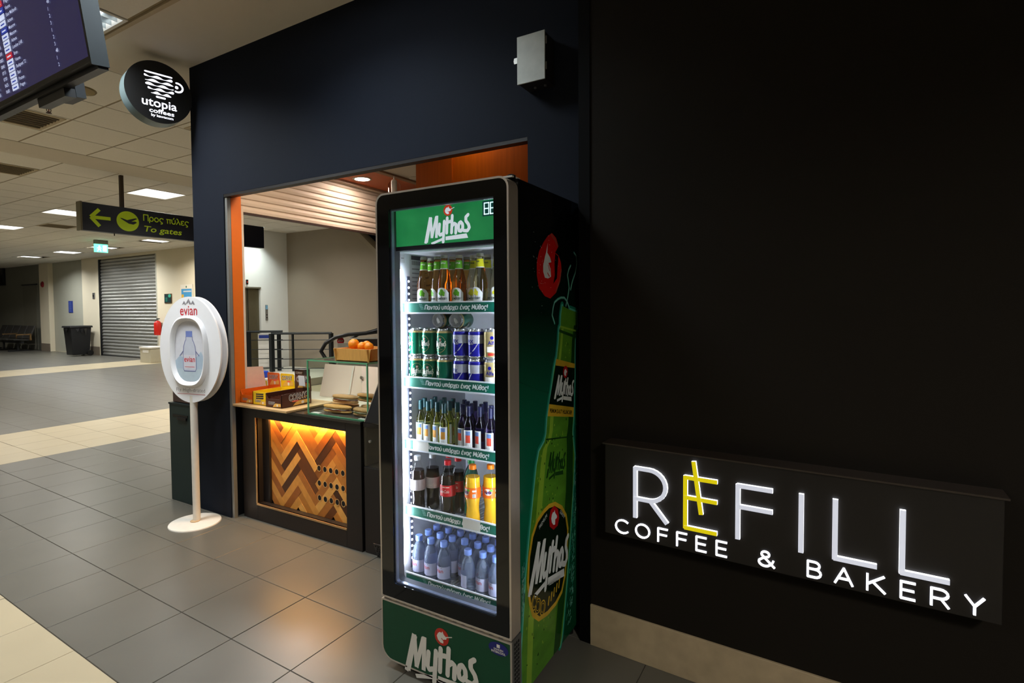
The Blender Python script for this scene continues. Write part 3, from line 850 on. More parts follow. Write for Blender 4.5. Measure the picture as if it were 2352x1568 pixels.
MB().box((7.98, 15.68, 0.40), (8.42, 16.27, 0.44)).build('top', M_WHITE, t, bevel=0.005)
MB().box((7.995, 15.8, 0.28), (8.0, 16.1, 0.36)).build('notice', M_WHITE, t)

# railing round the escalator well + escalator
M_RAIL = mat('rail_black', rgb(30, 34, 36), 0.4, 0.4)
def railing(pts, label, posts, zt=0.97, z0=0.15):
    t = thing('railing', label, 'railing', (pts[0][0], pts[0][1], 0))
    P = [Vector((x, y, 0)) for x, y in pts]
    MB().tube([p + Vector((0, 0, zt)) for p in P], 0.024, 8).build('handrail', M_RAIL, t, smooth=40)
    for k in range(4):
        z = z0 + 0.06 + k * 0.2
        MB().tube([p + Vector((0, 0, z)) for p in P], 0.009, 6).build('bar', M_RAIL, t, smooth=40)
    for x, y, wd in posts:
        MB().box((x - wd / 2, y - wd / 2, z0), (x + wd / 2, y + wd / 2, zt)).build('post', M_RAIL, t)
    return t
railing([(7.20, 10.3), (7.66, 9.72)], 'black metal railing in front of the elevator door', [(7.2, 10.29, 0.12), (7.61, 9.78, 0.06)], 0.99)
railing([(7.42, 9.78), (7.66, 9.40), (8.09, 8.70)], 'black metal railing along the escalator well, seen over the snack boxes', [(7.42, 9.77, 0.08), (7.66, 9.40, 0.035), (8.08, 8.71, 0.07)], 0.95)
cb = struct(MB().box((6.6, 8.2, 0), (8.36, 10.36, 0.14)).build('floor_curb', mat('well_curb', rgb(198, 192, 178), 0.6)))
t = thing('notice_board', 'white notice with a blue head hanging on the elevator railing', 'notice', (7.45, 10.0, 0.6))
nb = plane((7.42, 10.22, 0.22), (0.62, -0.785, 0), (0, 0, 1))
MB().obox(nb, 0, 0, 0.30, 0.72, -0.02, 0).build('sheet', M_WHITE, t)
MB().obox(nb, 0.02, 0.62, 0.28, 0.69, 0, 0.003).build('blue_head', mat('notice_blue', rgb(40, 60, 140), 0.5), t)
t = thing('escalator', 'escalator entrance with looped black handrail and dark balustrade', 'escalator', (6.9, 7.0, 0))
MB().tube([(7.5, 6.1, 1.16), (7.3, 6.4, 1.12), (7.14, 6.53, 1.085), (7.03, 6.71, 1.03), (6.87, 6.975, 1.01), (6.75, 7.17, 0.96), (6.66, 7.32, 0.86), (6.62, 7.39, 0.72), (6.66, 7.32, 0.58), (6.75, 7.17, 0.5)], 0.035, 10).build('handrail', mat('rubber_black', rgb(18, 18, 20), 0.35), t, smooth=50)
MB().tube([(8.0, 6.2, 1.10), (7.75, 6.5, 1.06), (7.5, 6.85, 1.03), (7.3, 7.15, 0.99), (7.22, 7.28, 0.9)], 0.03, 10).build('handrail', MATS['rubber_black'], t, smooth=50)
es = plane((6.75, 7.15, 0), (0.55, -0.835, 0), (0, 0, 1))
MB().obox(es, 0.02, 0.1, 3.0, 0.86, -0.04, 0).build('balustrade', mat('balustrade', rgb(150, 146, 136), 0.3, 0.3), t)
MB().obox(es, 0.25, 0.80, 3.0, 0.93, 0.0, 0.03).build('dark_band', mat('band_maroon', rgb(36, 22, 20), 0.4), t)
MB().obox(es, 0.24, 0.93, 3.0, 0.95, -0.04, 0.04).build('band_trim', M_ALU, t)
MB().obox(es, 0.1, 0.0, 3.0, 0.12, -0.5, 0.0).build('skirt', M_STEEL, t)
t = thing('stop_sign', 'small round red STOP sign beside the escalator', 'sign', (6.84, 7.14, 0.88))
sp = plane((6.845, 7.14, 0.895), (0.86, -0.51, 0), (0, 0, 1))
b = MB(); b.prism([(0.062 * math.cos(a * math.pi / 12), 0.062 * math.sin(a * math.pi / 12)) for a in range(24)], sp, -0.006, 0); b.build('disc', mat('stop_red', rgb(190, 26, 36), 0.4), t)
MB().text('STOP', 0, -0.016, 0.045, sp, 0.002, bold=0.02, width=0.085, align='c').build('lettering', M_WHITE, t)
MB().tube([sp(0, -0.06, -0.01), sp(0, -0.3, -0.01)], 0.008, 6).build('post', M_STEEL, t)

tag(MB().box((6.62, 9.05, 0.141), (6.80, 9.30, 0.27)).build('blue_crate', mat('blue_tub', rgb(34, 70, 190), 0.4), loc=(6.7, 9.2, 0.14), bevel=0.02), 'small blue crate on the curb behind the snack boxes', 'crate')

b = MB(); _r = random.Random(5)
for k in range(9):
    x, y = 2.40 + _r.uniform(-.02, .03), 3.462 + _r.uniform(-.016, .012)
    b.add([(x - .02, y - .012, 0.002), (x + .022, y - .008, 0.004 + .01 * _r.random()), (x + .012, y + .012, 0.012 + .022 * _r.random()), (x - .014, y + .012, 0.006 + .02 * _r.random())], [(0, 1, 2), (0, 2, 3)])
tag(b.build('plastic_scrap', mat('scrap_film', rgb(170, 182, 192), 0.3), loc=(2.40, 3.46, 0)), 'crumpled pale plastic scrap on the floor beside the counter corner', 'scrap')
# ------------------------------------------------------------------ flight screen
SN = Vector((-0.14, 0, 0.99)).normalized()
scr = plane((1.088, 2.533, 2.50), (0, -1, 0), SN)          # a: 0 at the right edge, negative to the left
t = thing('flight_screen', 'hanging flight information screen with dark blue rows of white text', 'screen', (1.09, 3.0, 2.5))
b = MB()
for a0, b0, a1, b1 in ((-1.13, -0.022, 0.012, 0.0), (-1.13, 0.62, 0.012, 0.64), (-1.13, 0, -1.11, 0.62), (0.0, 0, 0.012, 0.62)):
    b.obox(scr, a0, b0, a1, b1, -0.05, 0.004)
b.build('bezel', M_BLACK, t)
MB().obox(scr, -1.11, 0, 0, 0.62, -0.05, -0.002).build('display', mat('screen_blue', rgb(12, 12, 36), 0.25, emit=rgb(40, 38, 96), es=0.42, var=0.0), t)
M_HOUS = mat('screen_housing', rgb(22, 30, 32), 0.5, 0.3)
b = MB(); b.obox(scr, -1.13, -0.022, 0.012, 0.64, -0.062, -0.05); b.build('back_cover', M_DARK, t)
b = MB(); b.obox(scr, 0.012, -0.034, 0.020, 0.66, -0.062, 0.006); b.build('side_plate', M_HOUS, t)
b = MB(); b.obox(scr, -1.13, -0.044, 0.012, -0.024, -0.06, -0.02); b.build('bottom_channel', M_DARK, t)
b = MB(); b.obox(scr, -0.60, -0.082, -0.33, -0.045, -0.075, -0.03); b.build('cable_box', M_DARK, t)
b = MB(); b.obox(scr, -0.50, -0.07, -0.36, 0.03, -0.13, -0.09); b.build('hanger_arm', mat('hanger_teal', rgb(18, 26, 31), 0.5), t)
b = MB(); b.obox(scr, -0.46, 0.03, -0.41, 0.74, -0.12, -0.063); b.build('ceiling_bracket', M_DARK, t)
M_STXT = mat('screen_text', rgb(200, 205, 230), 0.4, emit=rgb(190, 200, 235), es=0.8, var=0.0)
M_SW = mat('screen_white', rgb(225, 230, 245), 0.4, emit=rgb(200, 210, 240), es=0.8, var=0.0)
M_SR = mat('screen_red', rgb(200, 40, 50), 0.4, emit=rgb(190, 40, 55), es=0.7, var=0.0)
M_SB = mat('screen_mid_blue', rgb(40, 60, 150), 0.4, emit=rgb(40, 60, 160), es=0.7, var=0.0)
rows = ['Prague', 'Poznan', 'Bari', 'Budapest T2', 'Vienna', 'Brno', 'London LHR', 'Athens', 'Moscow', 'Moscow', 'Athens', 'East Midlands', 'Vienna', 'Prague', 'Katowice', 'Athens', 'Sofia', 'Warsaw', 'Basel', 'Milan', 'Rome']
gates = ['2', '1', '4B', '3', '2', '1', '3', '2', '1', '4B', '1', '2', '3', '1', '2', '4A', '1', '2', '3', '1', '2']
logo_k = [0, 0, 0, 0, 0, 1, 0, 0, 0, 2, 0, 3, 2, 1, 0, 0, 1, 0, 2, 0, 1]
for i, (ct_, gt) in enumerate(zip(rows, gates)):
    bb = 0.022 + i * 0.0278
    MB().text(ct_, -0.665, bb, 0.021, scr, 0.001, bold=0.01).build('city_text', M_STXT, t)
    MB().text(gt, -0.265, bb, 0.021, scr, 0.001, bold=0.01).build('gate_text', M_STXT, t)
    MB().text('%02d%02d' % (6 + i // 2, (i * 25) % 60), -0.83, bb, 0.021, scr, 0.001, bold=0.01).build('time_text', M_STXT, t)
    MB().text('%04d' % (1205 + (i * 731) % 8000), -0.93, bb, 0.021, scr, 0.001, bold=0.01).build('flight_text', M_STXT, t)
    bl = MB(); bl.rect(-0.755, bb - 0.004, -0.685, bb + 0.0205, scr, 0.001, logo_k[i] % 3)
    bl.rect(-0.742, bb + 0.004, -0.70, bb + 0.010, scr, 0.0015, 2 if logo_k[i] == 0 else 0)
    bl.build('airline_mark', [M_SW, M_SR, M_SB], t)

# ------------------------------------------------------------------ round coffee sign on the facade edge
a12 = math.radians(12)
ut = plane((2.052, 3.815, 2.942), (math.cos(a12), -math.sin(a12), 0), (0, 0, 1))
t = thing('round_coffee_sign', 'round black lit sign reading utopia coffees on the facade corner', 'sign', tuple(ut(0, 0, 0)))
cirp = [(0.205 * math.cos(k * math.pi / 28), 0.205 * math.sin(k * math.pi / 28)) for k in range(56)]
MB().prism(cirp, ut, -0.115, -0.004).build('rim', mat('sign_rim', rgb(96, 112, 114), 0.35, 0.4), t, smooth=40)
MB().prism(cirp, ut, -0.004, 0.0).build('face', mat('sign_black', rgb(5, 5, 6), 0.45), t)
M_SGN = lamp_mat('sign_white_lit', (0.86, 0.87, 1.0, 1), 1.15)
b = MB()
lines = [(-0.088, 0.083, 0.119), (-0.09, 0.083, 0.093), (-0.086, 0.089, 0.066), (-0.083, 0.089, 0.040), (-0.07, 0.09, 0.014), (-0.052, 0.074, -0.012)]
for q, (a0, a1, zz) in enumerate(lines):
    n = 26
    top, bot = [], []
    for i in range(n + 1):
        a = a0 + (a1 - a0) * i / n
        wv = 0.0 if q == 0 else 0.0045 * math.sin(i / n * 2 * math.pi * 2.0 + q * 2.1)
        hh = 0.0055 + (0.0022 * math.sin(i / n * 2 * math.pi * 2.0 + q * 2.1) if q else 0)
        taper = min(1.0, min(i, n - i) / 1.5 + 0.35)
        top.append((a, zz + wv + hh * taper)); bot.append((a, zz + wv * 0.3 - hh * taper))
    vs = [ut(x, y, 0.002) for x, y in bot] + [ut(x, y, 0.002) for x, y in top]
    b.add(vs, [(i, i + 1, n + 2 + i, n + 1 + i) for i in range(n)])
b.stroke([(-0.016, -0.034), (0.032, -0.034)], 0.013, ut, 0.002)
b.stroke(arc(0.112, 0.062, 0.034, 0.030, 100, -110, 14), 0.012, ut, 0.002)
b.ell(0.108, 0.062, 0.011, 0.011, ut, 0.002)
b.build('cup_emblem', M_SGN, t)
b = MB()
b.text('utopia', -0.106, -0.102, 0.080, ut, 0.002, bold=0.012, width=0.212)
b.text('coffees', -0.064, -0.143, 0.040, ut, 0.002, bold=0.015, width=0.152)
b.text('by kawacom', -0.053, -0.168, 0.024, ut, 0.002, bold=0.02, width=0.135)
b.build('lettering', M_SGN, t)
MB().tube([ut(0.19, -0.01, -0.05), (2.30, 3.866, 2.93)], 0.014, 8).build('wall_arm', M_BLACK, t)

# ------------------------------------------------------------------ oval water stand
ev0 = plane((2.11, 3.64, 1.195), (0.19, -0.982, 0), (0, 0, 1))
ev = lambda a, b, off=0.0: ev0(a * 0.87, b, off)
t = thing('water_advert_stand', 'white round evian advert on a pole with a flat round base', 'advert stand', (2.115, 3.64, 0))
M_PVC = mat('white_plastic', rgb(246, 245, 246), 0.3, var=0.02)
MB().lathe([(0, 0.010), (0.150, 0.010), (0.163, 0.006), (0.165, 0.0), (0, 0)], 44, c=(2.115, 3.64, 0)).build('base', mat('white_enamel', rgb(226, 220, 208), 0.35), t, smooth=40)
MB().lathe([(0.03, 0.01), (0.03, 0.016), (0.0, 0.017)], 20, c=(2.115, 3.64, 0)).build('collar', mat('rusty_ring', rgb(196, 168, 128), 0.6), t)
MB().tube([(2.13, 3.643, 0.012), (2.13, 3.643, 0.88)], 0.024, 16).build('pole', MATS['white_enamel'], t, smooth=40)
c40 = [(0.318 * math.cos(k * math.pi / 30), 0.362 * math.sin(k * math.pi / 30)) for k in range(60)]
MB().prism(c40, ev, -0.012, 0.0).build('front_disc', M_PVC, t, smooth=30)
MB().prism(c40, ev, -0.062, -0.052).build('back_disc', M_PVC, t, smooth=30)
MB().prism([(x * 0.5, y * 0.5) for x, y in c40], ev, -0.052, -0.012).build('spacer', M_PVC, t)
def oval(rx, ry, n=40, p=2.7):
    out = []
    for k in range(n):
        a = 2 * math.pi * k / n
        ca, sa = math.cos(a), math.sin(a)
        out.append((math.copysign(abs(ca) ** (2 / p), ca) * rx, math.copysign(abs(sa) ** (2 / p), sa) * ry - 0.012))
    return out
rim = MB()
prof = [(1.0, 1.0, 0.0), (0.985, 0.985, 0.018), (0.92, 0.935, 0.026), (0.85, 0.885, 0.020), (0.80, 0.845, 0.002)]
n = 40
rings = []
for fx, fy, o in prof:
    rings.append([ev(x, y, o) for x, y in oval(0.192 * fx, 0.245 * fy)])
rim.add([v for r in rings for v in r], [(i * n + k, i * n + (k + 1) % n, (i + 1) * n + (k + 1) % n, (i + 1) * n + k) for i in range(len(prof) - 1) for k in range(n)])
rim.build('window_frame', M_PVC, t, smooth=50)
b = MB()
b.flat(oval(0.156, 0.21), ev, 0.0012, 0)
b.flat([(-0.15, -0.075), (-0.10, -0.04), (-0.05, -0.06), (0.02, -0.02), (0.07, -0.05), (0.12, -0.01), (0.15, -0.06), (0.15, -0.13), (-0.15, -0.13)], ev, 0.0016, 1)
b.flat([(-0.15, -0.13), (0.15, -0.13), (0.135, -0.18), (0.07, -0.215), (-0.07, -0.215), (-0.135, -0.18)], ev, 0.0017, 2)
b.build('window_picture', [mat('print_pale', rgb(216, 216, 222), 0.35), mat('print_mountain', rgb(176, 194, 210), 0.35), mat('print_lake', rgb(186, 202, 212), 0.35)], t)
bt_o = [(-0.058, -0.145), (-0.066, -0.13), (-0.066, -0.02), (-0.06, 0.02), (-0.045, 0.055), (-0.033, 0.07), (-0.033, 0.09), (0.033, 0.09), (0.033, 0.07), (0.045, 0.055), (0.06, 0.02), (0.066, -0.02), (0.066, -0.13), (0.058, -0.145)]
b = MB()
b.flat(bt_o, ev, 0.0022, 0); b.stroke(bt_o + bt_o[:1], 0.005, ev, 0.0024, 1)
b.rect(-0.034, 0.088, 0.034, 0.128, ev, 0.0026, 2); b.rect(-0.064, -0.13, 0.064, -0.035, ev, 0.0026, 3)
b.stroke([(-0.066, -0.01), (-0.10, -0.04)], 0.006, ev, 0.0027, 1); b.stroke([(0.066, -0.01), (0.10, -0.04)], 0.006, ev, 0.0027, 1)
b.rect(-0.05, -0.118, 0.05, -0.115, ev, 0.003, 4)
b.text('evian', 0, -0.082, 0.055, ev, 0.003, 4, bold=0.01, width=0.112, align='c')
b.build('printed_bottle', [mat('print_glass', rgb(200, 204, 216), 0.35), mat('print_outline', rgb(110, 116, 166), 0.35), mat('print_cap', rgb(120, 136, 196), 0.35), mat('print_label', rgb(214, 212, 220), 0.35), mat('evian_red', rgb(204, 40, 48), 0.4)], t)
b = MB(); b.text('evian', 0, 0.236, 0.098, ev, 0.001, 0, bold=0.004, width=0.178, align='c')
b.stroke([(-0.14, -0.303), (0.15, -0.303)], 0.0035, ev, 0.001, 1, rnd=False)
b.build('brand_lettering', [MATS['evian_red'], mat('soft_red', rgb(214, 130, 140), 0.4)], t)
b = MB()
for (x, y, s_) in ((-0.045, 0.307, 0.7), (0.0, 0.31, 1.0), (0.045, 0.307, 0.75)):
    b.flat([(x - 0.03 * s_, y), (x + 0.004 * s_, y + 0.04 * s_), (x + 0.006 * s_, y + 0.012 * s_)], ev, 0.001); b.flat([(x + 0.008 * s_, y), (x + 0.006 * s_, y + 0.036 * s_), (x + 0.03 * s_, y)], ev, 0.001)
b.build('mountain_emblem', mat('print_grey', rgb(140, 136, 140), 0.5), t)
b = MB(); b.text('Fly High-drated', 0, -0.287, 0.036, ev, 0.001, 0, bold=-0.008, width=0.30, align='c', spacing=1.1)
b.build('small_print', mat('print_grey', rgb(140, 136, 140), 0.5), t)

# ------------------------------------------------------------------ dark green flap bin and brown block at the facade corner
t = thing('flap_bin', 'low dark green bin with a recessed slot at the left end of the facade', 'bin', (2.44, 4.07, 0))
M_BING = mat('bin_green', rgb(26, 42, 40), 0.5, var=0.12, scale=90)
b = MB()
bf = plane((XA + 0.002, 4.255, 0), (0, -1, 0), (0, 0, 1))
b.obox(bf, 0, 0, 0.385, 0.755, -0.26, 0.0)
b.build('body', M_BING, t, bevel=0.004)
MB().obox(bf, 0.05, 0.655, 0.25, 0.672, -0.001, 0.004).build('slot', M_BLACK, t)
MB().obox(bf, 0.12, 0.632, 0.24, 0.655, 0.0, 0.012).build('flap_handle', M_BLACK, t, bevel=0.002)
MB().obox(bf, -0.004, 0.745, 0.389, 0.757, -0.264, 0.004).build('lid_edge', mat('bin_lid', rgb(20, 32, 32), 0.5), t)
tag(MB().box((XA + 0.02, 3.865, 0.76), (2.56, 4.235, 0.965)).build('brown_block', mat('brown_block', rgb(70, 52, 44), 0.6), loc=(2.4, 4.05, 0.76), bevel=0.004), 'plain dark brown block on top of the green flap bin', 'block')

# ------------------------------------------------------------------ steel control box high on the facade
t = thing('steel_box', 'small brushed steel cabinet mounted high on the navy facade', 'cabinet', (2.236, 1.076, 2.46))
MB().box((2.186, 1.012, 2.460), (XA, 1.142, 2.664)).build('housing', mat('shaded_steel', rgb(40, 38, 36), 0.5, 0.4), t, bevel=0.003)  # steel sides coloured near black to stand for shade
MB().box((2.179, 1.009, 2.457), (2.186, 1.145, 2.666)).build('door', mat('scuffed_steel', rgb(166, 168, 160), 0.5, 0.3, var=0.18, scale=18), t, bevel=0.0015)
b = MB(); b.prism([(1.145, 2.553), (1.160, 2.553), (1.163, 2.565), (1.160, 2.578), (1.145, 2.578)], lambda a, bb, o: Vector((2.183 - o, a, bb)), 0, 0.002); b.build('latch_lug', M_ALU, t)
for z in (2.50, 2.61):
    MB().tube([(2.189, 1.007, z), (2.189, 1.007, z + 0.032)], 0.003, 6).build('hinge', M_STEEL, t)
for y in (1.04, 1.09):
    MB().lathe([(0, -0.006), (0.006, -0.006), (0.006, 0)], 10, c=(2.25, y, 2.460)).build('cable_gland', M_STEEL, t)

# ------------------------------------------------------------------ REFILL sign board
OFFB = 0.09
t = thing('bakery_sign', 'dark wall sign with lit REFILL COFFEE & BAKERY letters', 'sign', tuple(wallB(0.7, 0.545, 0.045)))
M_BOARD = mat('sign_board', rgb(19, 15, 13), 0.45, var=0.2, scale=120)
MB().obox(wallB, 0.100, 0.545, 1.292, 0.909, 0.0, OFFB).build('board', M_BOARD, t, bevel=0.002)
MB().obox(wallB, 0.092, 0.909, 1.302, 0.915, 0.0, OFFB + 0.006).build('top_cover', mat('board_top', rgb(52, 44, 38), 0.35), t)
sg = plane(wallB(0, 0, OFFB), DB, (0, 0, 1))
M_LET = lamp_mat('letter_face', (0.50, 0.54, 0.68, 1), 0.66)
M_RIM = lamp_mat('letter_rim', (0.92, 0.94, 1.0, 1), 2.0)
M_LETY = mat('letter_face_yellow', rgb(190, 176, 6), 0.4, emit=rgb(206, 190, 4), es=0.75, var=0.0)
def solid_stroke(b, pts, wd, fn, o0, o1, mi, side):
    for i in range(len(pts) - 1):
        (ax, ay), (bx, by) = pts[i], pts[i + 1]
        L = math.hypot(bx - ax, by - ay)
        dx, dy = (bx - ax) / L, (by - ay) / L
        nx, ny = -dy * wd / 2, dx * wd / 2
        ax2, ay2, bx2, by2 = ax - dx * wd * 0.25, ay - dy * wd * 0.25, bx + dx * wd * 0.25, by + dy * wd * 0.25
        b.prism([(ax2 - nx, ay2 - ny), (bx2 - nx, by2 - ny), (bx2 + nx, by2 + ny), (ax2 + nx, ay2 + ny)], fn, o0, o1 + i * 0.00002, mi, side)
def big_letter(strokes, yellow=False):
    b = MB()
    for k, p in enumerate(strokes):
        solid_stroke(b, p, 0.0150, sg, 0.0, 0.013 + k * 0.0001, 0, 1)
    b.build('letter', [M_LETY if yellow else M_LET, M_RIM], t)
big_letter([[(0.228, 0.833), (0.228, 0.640)], [(0.228, 0.833)] + arc(0.283, 0.773, 0.062, 0.060, 90, -90, 14) + [(0.228, 0.713)], [(0.287, 0.713), (0.349, 0.640)]])
big_letter([[(0.4185, 0.831), (0.4185, 0.640)], [(0.4185, 0.829), (0.526, 0.829)], [(0.4185, 0.754), (0.526, 0.754)], [(0.4185, 0.640), (0.526, 0.640)], [(0.448, 0.889), (0.474, 0.703)]], True)
big_letter([[(0.598, 0.830), (0.598, 0.641)], [(0.598, 0.829), (0.704, 0.829)], [(0.598, 0.755), (0.704, 0.755)]])
big_letter([[(0.7925, 0.832), (0.7925, 0.641)]])
big_letter([[(0.888, 0.832), (0.888, 0.642)], [(0.888, 0.643), (0.996, 0.643)]])
big_letter([[(1.062, 0.832), (1.062, 0.641)], [(1.062, 0.642), (1.171, 0.642)]])
M_SLET = lamp_mat('small_letter', (0.88, 0.90, 1.0, 1), 1.3)
for ch, s0, s1 in (('C', .143, .200), ('O', .225, .286), ('F', .312, .355), ('F', .383, .426), ('E', .453, .495), ('E', .523, .565), ('&', .662, .718), ('B', .809, .854), ('A', .886, .941), ('K', .972, 1.025), ('E', 1.057, 1.099), ('R', 1.130, 1.178), ('Y', 1.208, 1.256)):
    ls = SF[ch][0]
    xs_ = [p[0] for l in ls for p in l]
    x0_, kx_ = min(xs_), (s1 - s0 - 0.008) / (max(xs_) - min(xs_))
    b = MB()
    for k, l in enumerate(ls):
        solid_stroke(b, [(s0 + 0.004 + (px - x0_) * kx_, 0.5605 + py * 0.0513 / 0.78) for px, py in l], 0.0064, sg, 0.0, 0.006 + 0.0001 * k, 0, 0)
    b.build('small_letter', M_SLET, t)
# ------------------------------------------------------------------ kiosk inside
M_KW = mat('kiosk_cream', rgb(226, 214, 196), 0.5, var=0.03)
ko = struct(MB().box((2.425, 2.97, 2.56), (4.6, 3.50, 2.60)).build('ceiling_kiosk', mat('kiosk_orange_ceiling', rgb(196, 98, 46), 0.5, var=0.05)))
MB().box((2.425, 1.0, 2.55), (4.6, 2.92, 2.60)).build('white_panel', M_KW, ko)
MB().box((2.425, 2.92, 2.535), (4.6, 2.97, 2.60)).build('dividing_rail', mat('rail_bronze', rgb(150, 116, 86), 0.5), ko)
MB().box((2.425, 3.44, 2.54), (4.6, 3.50, 2.562)).build('shutter_housing_edge', mat('housing_edge', rgb(210, 190, 168), 0.5), ko)
# open side shutter, slats running away from the viewer and curling overhead
t = thing('kiosk_side_shutter', 'cream side shutter of the kiosk, rolled up to a low header of slats', 'roller shutter', (3.4, 3.5, 2.17))
M_CS = mat('cream_slat', rgb(224, 206, 186), 0.48, var=0.03)
path = [(3.545, 2.165), (3.545, 2.215), (3.545, 2.265), (3.545, 2.315), (3.535, 2.365), (3.53, 2.415), (3.525, 2.465), (3.52, 2.515), (3.515, 2.56)]
for (ya, za), (yb, zb) in zip(path, path[1:]):
    b = MB()
    pr = [(0.0, 0.0), (-0.010, 0.006), (-0.013, 0.5), (-0.010, 0.86), (0.0, 0.90)]
    pts = []
    for dy, f in pr:
        f = f if f in (0.5, 0.86, 0.90) else f / 0.05
        f = {0.0: 0.0}.get(f, f)
        pts.append((ya + (yb - ya) * f + dy, za + (zb - za) * f))
    for (p0, q0), (p1, q1) in zip(pts, pts[1:]):
        b.add([(2.43, p0, q0), (4.6, p0, q0), (4.6, p1, q1), (2.43, p1, q1)], [(0, 1, 2, 3)])
    b.add([(2.43, pts[-1][0], pts[-1][1]), (4.6, pts[-1][0], pts[-1][1]), (4.6, yb, zb), (2.43, yb, zb)], [(0, 1, 2, 3)])
    b.build('slat', M_CS, t, smooth=25)
MB().box((2.43, 3.535, 2.155), (4.6, 3.56, 2.168)).build('bottom_bar', mat('bar_brown', rgb(60, 40, 32), 0.5), t)
# recessed downlight with a warm lamp
t = thing('downlight', 'glowing round downlight in the orange kiosk ceiling', 'downlight', (3.42, 3.28, 2.56))
MB().lathe([(0.062, -0.004), (0.078, -0.004), (0.08, 0.0)], 32, c=(3.42, 3.28, 2.56)).build('ring', M_WHITE, t, smooth=40)
MB().lathe([(0.0, -0.003), (0.066, -0.003)], 32, c=(3.42, 3.28, 2.56)).build('lens', lamp_mat('downlight_glow', (1.0, 0.86, 0.70, 1), 16.0), t)
def lamp(parent, loc, energy, col, size=0.1, spread=None, rot=(0, 0, 0), kind='AREA', sizey=None):
    ld = bpy.data.lights.new('lamp_light', kind)
    ld.energy = energy
    ld.color = col
    if kind == 'AREA':
        ld.shape = 'DISK' if sizey is None else 'RECTANGLE'
        ld.size = size
        if sizey: ld.size_y = sizey
        if spread: ld.spread = math.radians(spread)
    else:
        ld.shadow_soft_size = size
    o = bpy.data.objects.new('lamp_light', ld)
    COL.objects.link(o)
    o.parent = parent
    o.location = Vector(loc) - root_origin(parent)
    o.rotation_euler = rot
    return o
lamp(t, (3.42, 3.28, 2.545), 5.5, (1.0, 0.82, 0.70), 0.12)
t2 = thing('downlight', 'unseen downlight added behind the lintel to light the timber panel', 'downlight', (2.53, 1.62, 2.54))  # unseen lamp added to brighten the timber panel
MB().lathe([(0.062, -0.004), (0.078, -0.004), (0.08, 0.0)], 32, c=(2.53, 1.62, 2.548)).build('ring', M_WHITE, t2, smooth=40)
MB().lathe([(0.0, -0.003), (0.066, -0.003)], 32, c=(2.53, 1.62, 2.548)).build('lens', MATS['downlight_glow'], t2)
lamp(t2, (2.53, 1.62, 2.53), 0.12, (1.0, 0.80, 0.60), 0.12)
t3 = thing('downlight', 'unseen downlight added behind the lintel to light the counter', 'downlight', (2.56, 2.85, 2.54))  # unseen lamp added to brighten the counter top
MB().lathe([(0.062, -0.004), (0.078, -0.004), (0.08, 0.0)], 32, c=(2.56, 2.85, 2.548)).build('ring', M_WHITE, t3, smooth=40)
MB().lathe([(0.0, -0.003), (0.066, -0.003)], 32, c=(2.56, 2.85, 2.548)).build('lens', MATS['downlight_glow'], t3)
lamp(t3, (2.56, 2.85, 2.53), 9, (1.0, 0.80, 0.60), 0.12)
# hanging clear lamp
t = thing('pendant_lamp', 'small clear glass pendant hanging over the top of the fridge', 'pendant lamp', (3.42, 2.93, 2.40))
MB().tube([(3.42, 2.93, 2.56), (3.42, 2.93, 2.50)], 0.006, 8).build('cord', M_WHITE, t)
MB().lathe([(0, 0.075), (0.02, 0.075), (0.024, 0.06), (0.024, -0.03), (0.0, -0.03)], 16, c=(3.42, 2.93, 2.43)).build('socket', M_WHITE, t, smooth=40)
MB().lathe([(0.035, 0.06), (0.05, 0.04), (0.052, -0.10), (0.0495, -0.10), (0.0475, 0.04), (0.033, 0.058)], 24, c=(3.42, 2.93, 2.43)).build('glass_shade', pane_mat('clear_shade', (0.93, 0.93, 0.93, 1)), t, smooth=40)
MB().tube([(3.60, 2.86, 2.552 + 0.0), (3.60, 2.86, 2.545)], 0.05, 20).build('ceiling_rose', M_KW, t)
# timber panel above the fridge
wp = struct(MB().box((2.62, 1.0, 0.0), (2.66, 2.062, 2.55)).build('wall_timber', mat('timber_panel', rgb(206, 96, 3), 0.6, spec=0.2, var=0.22, scale=5, streak=(4, 14, 0.5))))
MB().box((2.608, 1.80, 0.0), (2.62, 2.062, 2.55)).build('edge_board', mat('timber_edge', rgb(186, 86, 3), 0.6, spec=0.2, var=0.2, scale=5, streak=(4, 14, 0.5)), wp)
struct(MB().box((4.6, 1.0, 0), (4.65, 2.2, 2.6)).build('wall_kiosk_back', M_KW))

# ------------------------------------------------------------------ counter with the chevron front
XC = 2.36
t = thing('snack_counter', 'black kiosk counter with a lit herringbone wood front panel', 'counter', (2.6, 2.87, 0))
cf = plane((XC, 3.449, 0), (0, -1, 0), (0, 0, 1))       # a = 0..1.134
M_CB = mat('counter_black', rgb(30, 26, 25), 0.38, var=0.15, scale=60)
W_ = 1.140
FA0, FA1, FB0, FB1 = 0.155, 1.012, 0.12, 0.718
b = MB()
b.obox(cf, 0, 0, FA0, 0.775, -0.05, 0); b.obox(cf, FA1, 0, W_, 0.775, -0.05, 0)
b.obox(cf, FA0, 0, FA1, FB0, -0.05, 0); b.obox(cf, FA0, FB1, FA1, 0.775, -0.05, 0)
b.build('front_frame', M_CB, t, bevel=0.002)
b = MB()
b.obox(cf, 0, 0, 0.02, 0.775, -0.55, -0.05); b.obox(cf, W_ - 0.02, 0, W_, 0.775, -0.55, -0.05)
b.obox(cf, FA0 - 0.02, 0.03, FA1 + 0.02, FB1 + 0.04, -0.09, -0.075); b.obox(cf, 0.02, 0.0, W_ - 0.02, 0.03, -0.55, -0.05)
